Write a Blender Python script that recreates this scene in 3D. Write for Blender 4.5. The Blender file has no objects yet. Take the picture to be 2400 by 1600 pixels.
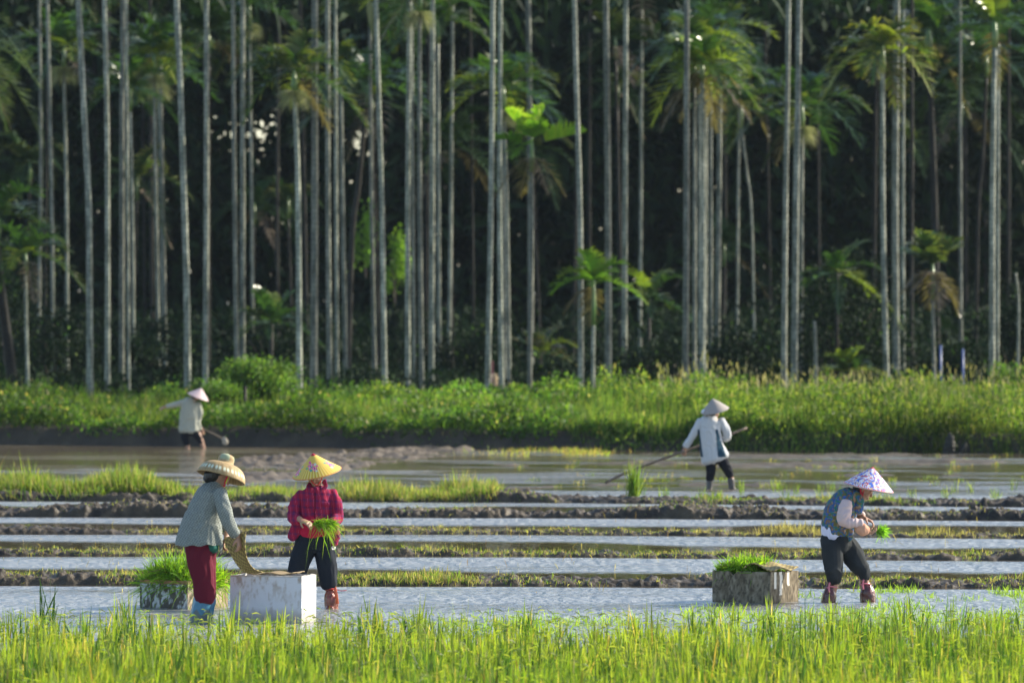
import bpy, math, random
import numpy as np
from mathutils import Vector, Matrix, noise as mnoise
SC = bpy.context.scene
COL = SC.collection
random.seed(7)
RNG = np.random.default_rng(11)
R = math.radians
# ---------------------------------------------------------------- camera, sky, sun, exposure
F, HZ, H = 13333.3, 743.0, 3.1          # focal length in photo pixels, horizon row, eye height in metres
cam_d = bpy.data.cameras.new('camera'); cam = bpy.data.objects.new('camera', cam_d); COL.objects.link(cam)
cam.location = (0, 0, H); cam.rotation_euler = (R(90), 0, 0)
cam_d.sensor_width = 36; cam_d.lens = F * 36 / 2400; cam_d.shift_y = (HZ - 800) / 2400
cam_d.clip_start = 1; cam_d.clip_end = 9000
cam_d.dof.use_dof = True; cam_d.dof.focus_distance = 61.5; cam_d.dof.aperture_fstop = 3.1
SC.camera = cam
SUN_AZ, SUN_EL = 22, 30                  # azimuth from +X towards +Y, elevation
w = bpy.data.worlds.new('World'); SC.world = w; w.use_nodes = True
nt = w.node_tree; bg = nt.nodes['Background']
sky = nt.nodes.new('ShaderNodeTexSky'); sky.sky_type = 'NISHITA'; sky.sun_disc = False
sky.sun_elevation = R(SUN_EL); sky.sun_rotation = R(90 - SUN_AZ); sky.air_density = 1.1; sky.dust_density = 1.3; sky.ozone_density = 2.2
nt.links.new(sky.outputs[0], bg.inputs[0]); bg.inputs[1].default_value = 0.15
sd = bpy.data.lights.new('sun', 'SUN'); sun = bpy.data.objects.new('sun', sd); COL.objects.link(sun)
sd.energy = 5.0; sd.angle = R(0.5); sd.color = (1, 0.91, 0.74)
sv = Vector((math.cos(R(SUN_EL)) * math.cos(R(SUN_AZ)), math.cos(R(SUN_EL)) * math.sin(R(SUN_AZ)), math.sin(R(SUN_EL))))
sun.rotation_euler = sv.to_track_quat('Z', 'Y').to_euler(); sun.location = (40, 20, 40)
SC.view_settings.view_transform = 'Standard'; SC.view_settings.look = 'None'
SC.view_settings.exposure = 0.9; SC.view_settings.gamma = 1
SC.cycles.max_bounces = 6; SC.cycles.transparent_max_bounces = 4
SC.cycles.use_denoising = True

def X(px, D): return (px - 1200) / F * D
def Zp(py, D): return H - (py - HZ) / F * D
def DW(py): return H * F / (py - HZ)     # distance of a point of the water surface

# ---------------------------------------------------------------- materials
def mat(name, color=(.5, .5, .5), rough=.7, attr=False, transl=0.0, bump=None, spec=.5, noise=None, tcol=None):
    m = bpy.data.materials.new(name); m.use_nodes = True
    t = m.node_tree; N = t.nodes; L = t.links
    p = N['Principled BSDF']; out = N['Material Output']
    p.inputs['Roughness'].default_value = rough; p.inputs['Specular IOR Level'].default_value = spec
    p.inputs['Base Color'].default_value = (*color, 1)
    csock = None
    if attr:
        a = N.new('ShaderNodeAttribute'); a.attribute_name = 'col'; csock = a.outputs['Color']
    if noise:
        sc_, c2, lo, hi = noise
        tc = N.new('ShaderNodeTexCoord'); n = N.new('ShaderNodeTexNoise'); n.inputs['Scale'].default_value = sc_; n.inputs['Detail'].default_value = 5
        L.new(tc.outputs['Object'], n.inputs['Vector'])
        r = N.new('ShaderNodeMapRange'); r.inputs[1].default_value = lo; r.inputs[2].default_value = hi; L.new(n.outputs['Fac'], r.inputs[0])
        mx = N.new('ShaderNodeMix'); mx.data_type = 'RGBA'; L.new(r.outputs[0], mx.inputs[0])
        if csock: L.new(csock, mx.inputs[6])
        else: mx.inputs[6].default_value = (*color, 1)
        mx.inputs[7].default_value = (*c2, 1); csock = mx.outputs[2]
    if csock: L.new(csock, p.inputs['Base Color'])
    if bump:
        tc = N.new('ShaderNodeTexCoord'); n = N.new('ShaderNodeTexNoise'); n.inputs['Scale'].default_value = bump[0]; n.inputs['Detail'].default_value = 4
        L.new(tc.outputs['Object'], n.inputs['Vector'])
        b = N.new('ShaderNodeBump'); b.inputs['Strength'].default_value = bump[1]; b.inputs['Distance'].default_value = bump[2]
        L.new(n.outputs['Fac'], b.inputs['Height']); L.new(b.outputs[0], p.inputs['Normal'])
    if transl:
        tr = N.new('ShaderNodeBsdfTranslucent'); mxs = N.new('ShaderNodeMixShader'); mxs.inputs[0].default_value = transl
        if csock:
            g = N.new('ShaderNodeMix'); g.data_type = 'RGBA'; g.blend_type = 'MULTIPLY'; g.inputs[0].default_value = 1
            L.new(csock, g.inputs[6]); g.inputs[7].default_value = (*(tcol or (1.5, 1.7, .55)), 1)
            L.new(g.outputs[2], tr.inputs['Color'])
        else: tr.inputs['Color'].default_value = (*color, 1)
        L.new(p.outputs[0], mxs.inputs[1]); L.new(tr.outputs[0], mxs.inputs[2]); L.new(mxs.outputs[0], out.inputs['Surface'])
    return m
M = {}
M['leaf'] = mat('leaf', attr=True, rough=.55, transl=.5, spec=.22)
M['darkleaf'] = mat('shade_toned_leaf', attr=True, rough=.7, transl=.10, spec=.08)  # darker, less translucent leaf copy with the forest shade in its colour
M['palmleaf'] = mat('palm_leaf', attr=True, rough=.30, transl=.36, spec=.6)
M['ricemat'] = mat('rice_leaf', attr=True, rough=.5, transl=.6, spec=.35, tcol=(1.6, 1.65, .4))
M['dryleaf'] = mat('dry_leaf', attr=True, rough=.7, transl=.35, tcol=(1.2, 1.2, .8))
M['skin'] = mat('skin', attr=True, rough=.5, spec=.4)
M['cloth'] = mat('cloth', attr=True, rough=.9, spec=.15, bump=(160, .25, .002))
M['straw'] = mat('straw', attr=True, rough=.65, spec=.3, bump=(220, .5, .002))
M['silk'] = mat('hat_cover', attr=True, rough=.6, spec=.35, transl=.15, tcol=(1, 1, 1))
M['plastic'] = mat('plastic_bag', attr=True, rough=.22, spec=.6, bump=(45, .6, .006))
M['rubber'] = mat('rubber', attr=True, rough=.35, spec=.5)
M['foam'] = mat('foam', attr=True, rough=.8, spec=.2, bump=(60, .4, .003))
M['hair'] = mat('hair', color=(.012, .010, .009), rough=.45)
M['wood'] = mat('wood', color=(.16, .12, .085), rough=.75, noise=(30, (.09, .065, .045), .4, .6), bump=(60, .4, .003))
M['blue'] = mat('blue_pipe', color=(.02, .06, .20), rough=.4)
M['redpaint'] = mat('red_paint', color=(.22, .05, .04), rough=.6)
M['mud'] = mat('mud', attr=True, rough=.6, spec=.35, noise=(5, (.085, .065, .04), .45, .75), bump=(16, .9, .03))
M['soil'] = mat('soil', color=(.028, .021, .014), rough=.85, noise=(1.5, (.06, .046, .028), .4, .7), bump=(8, .8, .05))
def trunk_mat(name, a, b, c):
    m = mat(name, color=a, rough=.48, spec=.5); t = m.node_tree; N = t.nodes; L = t.links; p = N['Principled BSDF']
    tc = N.new('ShaderNodeTexCoord'); oi = N.new('ShaderNodeObjectInfo')
    mp = N.new('ShaderNodeMapping'); mp.inputs['Scale'].default_value = (6, 6, 1.6); L.new(tc.outputs['Object'], mp.inputs[0])
    n = N.new('ShaderNodeTexNoise'); n.inputs['Scale'].default_value = 1.6; n.inputs['Detail'].default_value = 6; n.inputs['Roughness'].default_value = .65
    n.noise_dimensions = '4D'; mu = N.new('ShaderNodeMath'); mu.operation = 'MULTIPLY'; mu.inputs[1].default_value = 50
    L.new(oi.outputs['Random'], mu.inputs[0]); L.new(mu.outputs[0], n.inputs['W']); L.new(mp.outputs[0], n.inputs['Vector'])
    cr = N.new('ShaderNodeValToRGB'); e = cr.color_ramp.elements; e[0].position = .36; e[0].color = (*c, 1); e[1].position = .62; e[1].color = (*b, 1)
    k = e.new(.48); k.color = (*a, 1); L.new(n.outputs['Fac'], cr.inputs[0])
    wv = N.new('ShaderNodeTexWave'); wv.bands_direction = 'Z'; wv.inputs['Scale'].default_value = 2.2; wv.inputs['Distortion'].default_value = .8; wv.inputs['Detail'].default_value = 1
    L.new(tc.outputs['Object'], wv.inputs[0])
    mr = N.new('ShaderNodeMapRange'); mr.inputs[1].default_value = .0; mr.inputs[2].default_value = .22; mr.inputs[3].default_value = .62; mr.inputs[4].default_value = 1; L.new(wv.outputs['Fac'], mr.inputs[0])
    mx = N.new('ShaderNodeMix'); mx.data_type = 'RGBA'; mx.blend_type = 'MULTIPLY'; mx.inputs[0].default_value = 1
    L.new(cr.outputs[0], mx.inputs[6]); L.new(mr.outputs[0], mx.inputs[7])
    vr = N.new('ShaderNodeMapRange'); vr.inputs[3].default_value = .50; vr.inputs[4].default_value = 1.22; L.new(oi.outputs['Random'], vr.inputs[0])
    hs = N.new('ShaderNodeHueSaturation'); L.new(vr.outputs[0], hs.inputs['Value']); L.new(mx.outputs[2], hs.inputs['Color']); L.new(hs.outputs[0], p.inputs['Base Color'])
    b2 = N.new('ShaderNodeBump'); b2.inputs['Strength'].default_value = .8; b2.inputs['Distance'].default_value = .015
    L.new(mr.outputs[0], b2.inputs['Height']); L.new(b2.outputs[0], p.inputs['Normal'])
    return m
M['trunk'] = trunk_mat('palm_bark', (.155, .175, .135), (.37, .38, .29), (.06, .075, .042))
M['darktrunk'] = trunk_mat('dark_bark', (.025, .024, .02), (.04, .038, .032), (.014, .012, .010))  # dark bark; on the deeper palms it also carries the grove's shade
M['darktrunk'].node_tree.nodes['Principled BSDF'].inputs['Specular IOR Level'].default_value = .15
M['shaft'] = mat('green_shaft', color=(.10, .19, .05), rough=.35, noise=(3, (.19, .23, .07), .4, .7))

# ---------------------------------------------------------------- mesh helpers
def link(o, parent=None):
    COL.objects.link(o)
    if parent: o.parent = parent
    return o
def tag(o, label=None, cat=None, group=None, kind=None):
    if label: o['label'] = label
    if cat: o['category'] = cat
    if group: o['group'] = group
    if kind: o['kind'] = kind
    return o
def empty(name, loc, rz=0):
    o = bpy.data.objects.new(name, None); o.location = loc; o.rotation_euler = (0, 0, rz); o.empty_display_size = .2
    return link(o)
def npmesh(name, V, Fs, m, parent=None, col=None, smooth=True, loc=None):
    me = bpy.data.meshes.new(name); V = np.asarray(V, dtype=np.float32)
    Fs = [np.asarray(f, dtype=np.int32) for f in Fs if len(f)]
    me.vertices.add(len(V)); me.vertices.foreach_set('co', V.ravel())
    nl = sum(f.size for f in Fs); npoly = sum(len(f) for f in Fs)
    me.loops.add(nl); me.loops.foreach_set('vertex_index', np.concatenate([f.ravel() for f in Fs]))
    me.polygons.add(npoly); st = []; o = 0
    for f in Fs:
        st.append(o + np.arange(len(f)) * f.shape[1]); o += f.size
    me.polygons.foreach_set('loop_start', np.concatenate(st).astype(np.int32))
    me.update(calc_edges=True); me.validate()
    if smooth: me.polygons.foreach_set('use_smooth', np.ones(npoly, dtype=bool))
    if col is not None: setcol(me, col)
    me.materials.append(m)
    ob = bpy.data.objects.new(name, me)
    if loc is not None: ob.location = loc
    return link(ob, parent)
def setcol(me, col):
    a = me.color_attributes.new('col', 'FLOAT_COLOR', 'POINT'); c = np.ones((len(me.vertices), 4), dtype=np.float32)
    c[:, :3] = np.asarray(col, dtype=np.float32).reshape(-1, 3) if np.ndim(col) > 1 else np.asarray(col); a.data.foreach_set('color', c.ravel())
# value noise in numpy
def _h(ix, iy, s):
    n = (ix.astype(np.int64) * 374761393 + iy.astype(np.int64) * 668265263 + s * 982451653) & 0x7fffffff
    n = ((n ^ (n >> 13)) * 1274126177) & 0x7fffffff; n = n ^ (n >> 16)
    return (n & 0xffff) / 65535.0
def vn(x, y, s=0):
    x = np.asarray(x, float); y = np.asarray(y, float); x, y = np.broadcast_arrays(x, y)
    ix = np.floor(x); iy = np.floor(y); fx = x - ix; fy = y - iy; fx = fx * fx * (3 - 2 * fx); fy = fy * fy * (3 - 2 * fy)
    a = _h(ix, iy, s); b = _h(ix + 1, iy, s); c = _h(ix, iy + 1, s); d = _h(ix + 1, iy + 1, s)
    return (a * (1 - fx) + b * fx) * (1 - fy) + (c * (1 - fx) + d * fx) * fy
def fbm(x, y, o=4, s=0):
    r = 0; a = .5; t = 0
    for k in range(o): r = r + a * vn(x * 2 ** k, y * 2 ** k, s + k * 17); t += a; a *= .55
    return r / t
def grid_faces(nr, nc):
    i = np.arange(nr - 1)[:, None] * nc + np.arange(nc - 1)[None, :]
    return np.stack([i, i + 1, i + nc + 1, i + nc], -1).reshape(-1, 4)
# blades: base B (n,3), tip direction Dr (n,3) unit, length, width, droop vector amount
def blades(B, Dr, Ln, Wd, col, droop=.15, side=None, segs=2, tipcol=None, shape='blade'):
    n = len(B); B = np.asarray(B, float); Dr = np.asarray(Dr, float); Ln = np.broadcast_to(Ln, (n,))[:, None]; Wd = np.broadcast_to(Wd, (n,))[:, None]
    dp = np.broadcast_to(droop, (n,))[:, None]
    if side is None:
        a = RNG.uniform(0, 2 * np.pi, n); rv = np.stack([np.cos(a), np.sin(a), RNG.normal(0, .2, n)], 1)
        side = np.cross(Dr, rv)
    side = side / (np.linalg.norm(side, axis=1, keepdims=True) + 1e-9)
    dn = np.array([0, 0, -1.0])
    def at(t): return B + Dr * Ln * t + dn * dp * Ln * t * t
    if shape == 'leaf': prof = [(.0, .15), (.45, 1.0)]
    else: prof = [(.0, .55), (.5, 1.0)] if segs == 2 else [(.0, .6), (.35, 1.0), (.7, .75)]
    rows = []
    for t, wv in prof: rows += [at(t) - side * Wd * wv * .5, at(t) + side * Wd * wv * .5]
    rows.append(at(1.0)); k = len(rows)
    V = np.stack(rows, 1).reshape(-1, 3)
    base = np.arange(n)[:, None] * k
    Q = np.concatenate([base + np.array([[2 * j, 2 * j + 1, 2 * j + 3, 2 * j + 2]]) for j in range(len(prof) - 1)])
    T = base + np.array([[k - 3, k - 2, k - 1]])
    C = np.repeat(np.asarray(col, float)[:, None, :], k, 1)
    if tipcol is not None:
        tt = np.array([p[0] for p in prof for _ in (0, 1)] + [1.0])[None, :, None] ** 2
        C = C * (1 - tt) + np.asarray(tipcol, float)[:, None, :] * tt
    return V, Q, T, C.reshape(-1, 3)
class Batch:
    def __init__(s): s.V = []; s.Q = []; s.T = []; s.C = []; s.n = 0
    def add(s, r):
        V, Q, T, C = r; s.V.append(V); s.Q.append(Q + s.n); s.T.append(T + s.n); s.C.append(C); s.n += len(V)
    def build(s, name, m, parent=None, loc=None):
        return npmesh(name, np.concatenate(s.V), [np.concatenate(s.Q), np.concatenate(s.T)], m, parent, np.concatenate(s.C), loc=loc)
def dirs(n, spread, rng=RNG, bias=(0, 0)):
    a = rng.uniform(0, 2 * np.pi, n); t = np.abs(rng.normal(0, spread, n))
    d = np.stack([np.sin(t) * np.cos(a) + bias[0], np.sin(t) * np.sin(a) + bias[1], np.cos(t)], 1)
    return d / np.linalg.norm(d, axis=1, keepdims=True)
def mixc(n, cols, jit=.25, rng=RNG):
    cols = np.asarray(cols, float); i = rng.integers(0, len(cols), n)
    return cols[i] * rng.uniform(1 - jit, 1 + jit, (n, 1))
def tube_mesh(pts, rad, n=12, caps=True):
    pts = np.asarray(pts, float); m = len(pts); rad = np.broadcast_to(rad, (m,))
    T = np.gradient(pts, axis=0); T /= np.linalg.norm(T, axis=1, keepdims=True)
    ref = np.array([0, 1.0, 0]) if abs(T[0][1]) < .8 else np.array([1.0, 0, 0])
    V = []
    for i in range(m):
        a = np.cross(ref, T[i]); a /= np.linalg.norm(a); b = np.cross(T[i], a)
        th = np.arange(n) * 2 * np.pi / n
        V.append(pts[i] + rad[i] * (np.cos(th)[:, None] * a + np.sin(th)[:, None] * b))
    V = np.concatenate(V); i = np.arange(m - 1)[:, None] * n; j = np.arange(n)[None, :]; j2 = (j + 1) % n
    Q = np.stack([i + j, i + j2, i + n + j2, i + n + j], -1).reshape(-1, 4)
    Tt = np.zeros((0, 3), int)
    if caps:
        k = len(V); V = np.concatenate([V, pts[:1], pts[-1:]]); jj = np.arange(n)
        Tt = np.concatenate([np.stack([np.full(n, k), (jj + 1) % n, jj], 1), np.stack([np.full(n, k + 1), (m - 1) * n + jj, (m - 1) * n + (jj + 1) % n], 1)])
    return V, Q, Tt
def tube(name, pts, rad, m, parent=None, n=12, loc=None, col=None):
    V, Q, T = tube_mesh(pts, rad, n); return npmesh(name, V, [Q, T], m, parent, loc=loc, col=None if col is None else np.tile(col, (len(V), 1)))
def catmull(P, k=5):
    P = np.asarray(P, float)
    if len(P) < 3: 
        t = np.linspace(0, 1, k + 1)[:, None]; return P[0] * (1 - t) + P[-1] * t
    Q = np.concatenate([2 * P[:1] - P[1:2], P, 2 * P[-1:] - P[-2:-1]]); out = []
    for i in range(1, len(Q) - 2):
        for t in np.arange(k) / k:
            a, b, c, d = Q[i - 1], Q[i], Q[i + 1], Q[i + 2]
            out.append(.5 * (2 * b + (c - a) * t + (2 * a - 5 * b + 4 * c - d) * t * t + (3 * b - a - 3 * c + d) * t ** 3))
    out.append(Q[-2]); return np.array(out)
# ---------------------------------------------------------------- ground, water, bunds
def bankD(x): return 133.4 - x * .36 + .5 * (fbm(np.asarray(x) * .35, 3.3, 3, 5) - .5)
def ground_z(x, y):
    x = np.asarray(x, float); y = np.asarray(y, float)
    d = y - bankD(np.clip(x, -60, 60)); s1 = np.clip(d / .55, 0, 1); s1 = s1 * s1 * (3 - 2 * s1); s2 = np.clip((d - .4) / 13, 0, 1)
    return -.30 + s1 * .72 + s2 * .42 + .06 * (fbm(x * 1.3, y * 1.3, 3, 9) - .5) * s1
xs = np.concatenate([[-4000, -1500, -500, -150, -80], np.arange(-46, 60.01, .4), [90, 160, 500, 1500, 4000]])
ys = np.concatenate([[-3000, -500, -60, 0, 20, 40, 60, 90, 115], np.arange(118, 150, .16), np.arange(150, 260, 1.5), [300, 420, 800, 2500, 8000]])
GX, GY = np.meshgrid(xs, ys)
g = npmesh('ground', np.stack([GX, GY, ground_z(GX, GY)], -1).reshape(-1, 3), [grid_faces(len(ys), len(xs))], M['soil'])
tag(g, 'dark earth of the field edge and palm grove floor', kind='structure')

BUNDS = [  # front line rows (left, middle, right of the photo), height, depth extent, roughness amount
    ('a', 1174, 1177, 1188, .15, 3.6, .07), ('b', 1211, 1213, 1220, .17, 2.9, .12), ('c', 1252, 1252, 1262, .075, 1.5, .06),
    ('d', 1303, 1304, 1314, .085, 1.6, .06), ('e', 1371, 1373, 1380, .125, 1.9, .08)]
def front_line(b, x):
    D0 = DW(b[2]); u = np.clip((np.asarray(x, float) / D0 * F) / 1200, -1.6, 1.6)
    return np.where(u < 0, DW(b[2]) + (DW(b[1]) - DW(b[2])) * -u, DW(b[2]) + (DW(b[3]) - DW(b[2])) * u)
def bund_z(b, x, t):                        # t = metres behind the front line
    _, _, _, _, h, dep, rg = b
    x = np.asarray(x, float); sd_ = ord(b[0]) * 7
    hh = h * 1.05 * np.clip((fbm(x * .38, 1.7, 3, sd_) - .27) * 2.5, .22, 1.25); dd = dep * (.55 + .9 * fbm(x * .3, 5.1, 2, sd_ + 3))
    t0 = .12 * (fbm(x * 1.8, 0.4, 3, sd_ + 8) - .5) * 2 + .45 * (fbm(x * .3, 7.4, 3, sd_ + 9) - .35)
    up = np.clip((t - t0) / .16, 0, 1); dn = np.clip((dd - t) / (dd * .55), 0, 1)
    e = np.minimum(up * up * (3 - 2 * up), dn * dn * (3 - 2 * dn))
    cl = (fbm(x * 3.2, t * 3.2, 5, sd_ + 20) - .5) * 1.3 * rg + (fbm(x * 8, t * 6, 3, sd_ + 31) - .5) * .13 + (vn(x * 19, t * 15, sd_ + 33) - .5) * .055 * (rg / .08)
    return -.06 + e * (hh + .06 + cl)
for b in BUNDS:
    D0 = DW(b[2]); hw = .095 * D0 + 3
    xg = np.arange(-hw, hw, .03); tg = np.concatenate([np.arange(-.25, .5, .03), np.arange(.5, b[5] * 1.5, .05)])
    XX, TT = np.meshgrid(xg, tg); ZZ = bund_z(b, XX, TT); YY = front_line(b, XX) + TT
    wet = np.clip((.05 - ZZ) / .06, 0, 1)[..., None]; nn = fbm(XX * 1.1, TT * 2.5, 4, 77)[..., None]
    nn = np.clip((nn - .35) * 2.6, 0, 1); c = np.array([.018, .013, .008]) * (1 - nn) + np.array([.070, .052, .030]) * nn; c = c * (1 - .35 * wet)
    o = npmesh('mud_bund', np.stack([XX, YY, ZZ], -1).reshape(-1, 3), [grid_faces(len(tg), len(xg))], M['mud'], col=c.reshape(-1, 3))
    tag(o, kind='structure')
# churned mud flat in the far paddy
xg = np.arange(-9.5, .4, .05); yg = np.arange(104, 136.5, .11); XX, YY = np.meshgrid(xg, yg)
pxm = XX / YY * F + 1200; pym = HZ + H * F / YY
top = np.interp(pxm, [380, 560, 760, 900, 1100, 1150], [1092, 1072, 1056, 1047, 1044, 1046]); bot = np.interp(pxm, [380, 560, 760, 900, 1000, 1100, 1150], [1098, 1140, 1122, 1090, 1080, 1066, 1050])
e = np.clip((pym - top) / 9, 0, 1) * np.clip((bot - pym) / 10, 0, 1) * np.clip((pxm - 380) / 60, 0, 1) * np.clip((1150 - pxm) / 40, 0, 1)
fur = fbm(XX * .35 + YY * .08, YY * .55, 2, 41); cl = fbm(XX * 2.6, YY * 2.0, 4, 43)
ZZ = -.05 + e * (-.01 + .16 * np.clip(fur - .42, 0, 1) * 2 + .32 * (cl - .46) + .10 * (fbm(XX * 7, YY * 4, 3, 47) - .5))
c = np.array([.035, .027, .018]) * (1 - cl[..., None]) + np.array([.13, .10, .068]) * cl[..., None]
tag(npmesh('mud_flat', np.stack([XX, YY, ZZ], -1).reshape(-1, 3), [grid_faces(len(yg), len(xg))], M['mud'], col=c.reshape(-1, 3)), kind='structure')
# low broken soil bars in the far right paddy
xg = np.arange(-2, 14, .06); yg = np.arange(101, 131, .12); XX, YY = np.meshgrid(xg, yg)
a_ = fbm(XX * .16, YY * .55, 3, 141); b_ = fbm(XX * 1.5, YY * 1.5, 4, 143); ed_ = np.clip((XX + 2) / 2, 0, 1) * np.clip((14 - XX) / 2, 0, 1) * np.clip((YY - 101) / 1.5, 0, 1) * np.clip((131 - YY) / 2, 0, 1)
ZS = -.06 + ed_ * (.22 * np.clip(a_ - .60, -.08, 1) * 2 + .20 * (b_ - .5)); c = np.array([.03, .023, .014]) * (1 - b_[..., None]) + np.array([.10, .078, .048]) * b_[..., None]
tag(npmesh('mud_flat', np.stack([XX, YY, ZS], -1).reshape(-1, 3), [grid_faces(len(yg), len(xg))], M['mud'], col=c.reshape(-1, 3)), kind='structure')
# water: one sheet carrying how wind-ruffled each part is
xg = np.concatenate([[-400, -60], np.arange(-16, 16.01, .25), [60, 400]]); yg = np.concatenate([[10, 25], np.arange(38, 134, .12), np.arange(134, 160, .5)])
XX, YY = np.meshgrid(xg, yg); XC = np.clip(XX, -16, 16)
rip = np.clip(.86 + 1.1 * (fbm(XC * .22, YY * .9, 4, 61) - .5), 0, 1)
for b in BUNDS:
    t = YY - front_line(b, XC)
    dep = {'a': 1.0, 'b': 3.8, 'c': 3.3, 'd': 4.0, 'e': 4.0}[b[0]] * (.45 + 1.1 * fbm(XC * .22, 9.1, 3, ord(b[0])))
    cut = np.clip((t - dep) / 1.1, 0, 1); inb = (t > -.2) & (t < dep + 1.1)
    rip = np.where(inb, np.minimum(rip, .0 + .95 * cut), rip)
far = np.clip((YY - 97) / 6, 0, 1)
pat = fbm(XC * .42, YY * .75 + XC * .1, 4, 65); fr = np.clip((pat - .42) * 3.6, 0, 1) * .72 + .04; rip = rip * (1 - far) + fr * far
rip = np.where((YY > 118) & (XX < -2), rip * .4, rip)
V = np.stack([XX, YY, 0 * XX], -1).reshape(-1, 3); C = np.repeat(rip.reshape(-1, 1), 3, 1); tb = np.clip((YY - 106) / 8, 0, 1) * np.clip((fbm(XC * .12, YY * .25, 3, 68) + np.clip(-XC * .12, -.25, .35) - .40) * 3, .1, 1); C[:, 1] = tb.ravel(); C[:, 2] = (np.clip(rip * 1.4 - .15, 0, 1) * (1 - .45 * far)).ravel()
wm = mat('muddy_water', color=(.085, .068, .042), rough=.1, spec=.5); t_ = wm.node_tree; N = t_.nodes; L = t_.links; p = N['Principled BSDF']
p.inputs['IOR'].default_value = 2.8
cm_ = N.new('ShaderNodeMix'); cm_.data_type = 'RGBA'; cm_.inputs[6].default_value = (.075, .056, .032, 1); cm_.inputs[7].default_value = (.15, .115, .068, 1); cs_ = N.new('ShaderNodeMix'); cs_.data_type = 'RGBA'; cs_.inputs[7].default_value = (.185, .185, .175, 1); L.new(cm_.outputs[2], cs_.inputs[6]); L.new(cs_.outputs[2], p.inputs['Base Color'])  # silt tones, also imitating reflections: brown where calm, pale sky where ruffled
at = N.new('ShaderNodeAttribute'); at.attribute_name = 'col'; sx = N.new('ShaderNodeSeparateColor'); L.new(at.outputs['Color'], sx.inputs[0]); L.new(sx.outputs[1], cm_.inputs[0]); L.new(sx.outputs[2], cs_.inputs[0])
tc = N.new('ShaderNodeTexCoord'); mp = N.new('ShaderNodeMapping'); mp.inputs['Scale'].default_value = (4.0, 1.5, 1); L.new(tc.outputs['Object'], mp.inputs[0])
n1 = N.new('ShaderNodeTexNoise'); n1.inputs['Scale'].default_value = 1.6; n1.inputs['Detail'].default_value = 4; n1.inputs['Distortion'].default_value = .4; L.new(mp.outputs[0], n1.inputs['Vector'])
mr = N.new('ShaderNodeMapRange'); mr.inputs[3].default_value = .06; mr.inputs[4].default_value = .33; L.new(sx.outputs[0], mr.inputs[0]); L.new(mr.outputs[0], p.inputs['Roughness'])
mb = N.new('ShaderNodeMapRange'); mb.inputs[3].default_value = .05; mb.inputs[4].default_value = 1.1; L.new(sx.outputs[0], mb.inputs[0])
bp = N.new('ShaderNodeBump'); bp.inputs['Distance'].default_value = .14; L.new(mb.outputs[0], bp.inputs['Strength']); L.new(n1.outputs['Fac'], bp.inputs['Height']); L.new(bp.outputs[0], p.inputs['Normal'])
tag(npmesh('water', V, [grid_faces(len(yg), len(xg))], wm, col=C), 'shallow muddy water of the flooded paddies', kind='structure')

# ---------------------------------------------------------------- rice, weeds
GRN = [(.095, .17, .03), (.13, .20, .045), (.065, .13, .025)]; YGR = [(.20, .25, .05), (.25, .27, .07), (.16, .23, .045)]; DRY = [(.30, .24, .13), (.24, .18, .09), (.36, .30, .18)]
def scatter(n, y0, y1, half, dens=None):
    y = RNG.uniform(y0, y1, n); x = RNG.uniform(-1, 1, n) * (y * half + .6); return x, y
bt = Batch(); x, y = scatter(7600, 40.5, 57.0, .0905)
edge = 53.6 + 2.8 * (fbm(x * .8, 2.2, 3, 3) - .5) * 2 + .9 * (x < -1.5) * (x > -5.6) * 0
keep = (y < edge) | (RNG.random(len(x)) < .22); keep &= ~((y > 55.2) & (x > -3.15) & (x < -1.9)); keep2 = RNG.random(len(x)) < np.where(y > 52, .30, np.where(y > 49.8, .6, 1.0)) * (.55 + .8 * fbm(x * 1.6, y * 1.1, 2, 37)); keep &= keep2; x, y = x[keep], y[keep]
nb = 13; n = len(x) * nb
hx = np.repeat(x, nb) + RNG.normal(0, .035, n); hy = np.repeat(y, nb) + RNG.normal(0, .035, n)
hgt = np.repeat(np.where(RNG.random(len(x)) < .05, 1.3, 1.0) * .32 * (.45 + 1.05 * fbm(x * 1.5, y * 1.5, 3, 8)) * RNG.uniform(.65, 1.4, len(x)), nb)
tone = np.repeat(fbm(x * .5, y * .35, 3, 19), nb)[:, None]
c = (mixc(n, GRN, .3) * (1 - tone) + mixc(n, YGR, .3) * tone) * .98; dg = np.repeat(RNG.random(len(x)) < .30, nb); c[dg] = mixc(dg.sum(), [(.035, .085, .022), (.05, .10, .035)], .25); dry = RNG.random(n) < .05; c[dry] = mixc(dry.sum(), DRY, .2)
L_ = hgt * RNG.uniform(.6, 1.15, n)
bt.add(blades(np.stack([hx, hy, np.full(n, -.02)], 1), dirs(n, .20), L_, RNG.uniform(.008, .019, n), c, droop=RNG.uniform(.0, .35, n), segs=3, tipcol=c * np.array([1.25, 1.15, 1.0])))
ng = 8000; x, y = scatter(ng, 40.5, 55.3, .0905); z = RNG.uniform(.16, .40, ng)      # hanging grain heads and bent leaf tips
a = RNG.uniform(0, 6.28, ng); d = np.stack([np.cos(a), np.sin(a), RNG.uniform(-.2, 1.0, ng)], 1); d /= np.linalg.norm(d, axis=1, keepdims=True)
bt.add(blades(np.stack([x, y, z * .72], 1), d, RNG.uniform(.06, .13, ng), .012, mixc(ng, [(.16, .20, .055), (.20, .22, .07), (.12, .18, .045)], .25), droop=.5))
tag(bt.build('rice_plants', M['ricemat']), 'dense green rice growing along the bottom of the picture', 'rice', kind='stuff')

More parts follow.
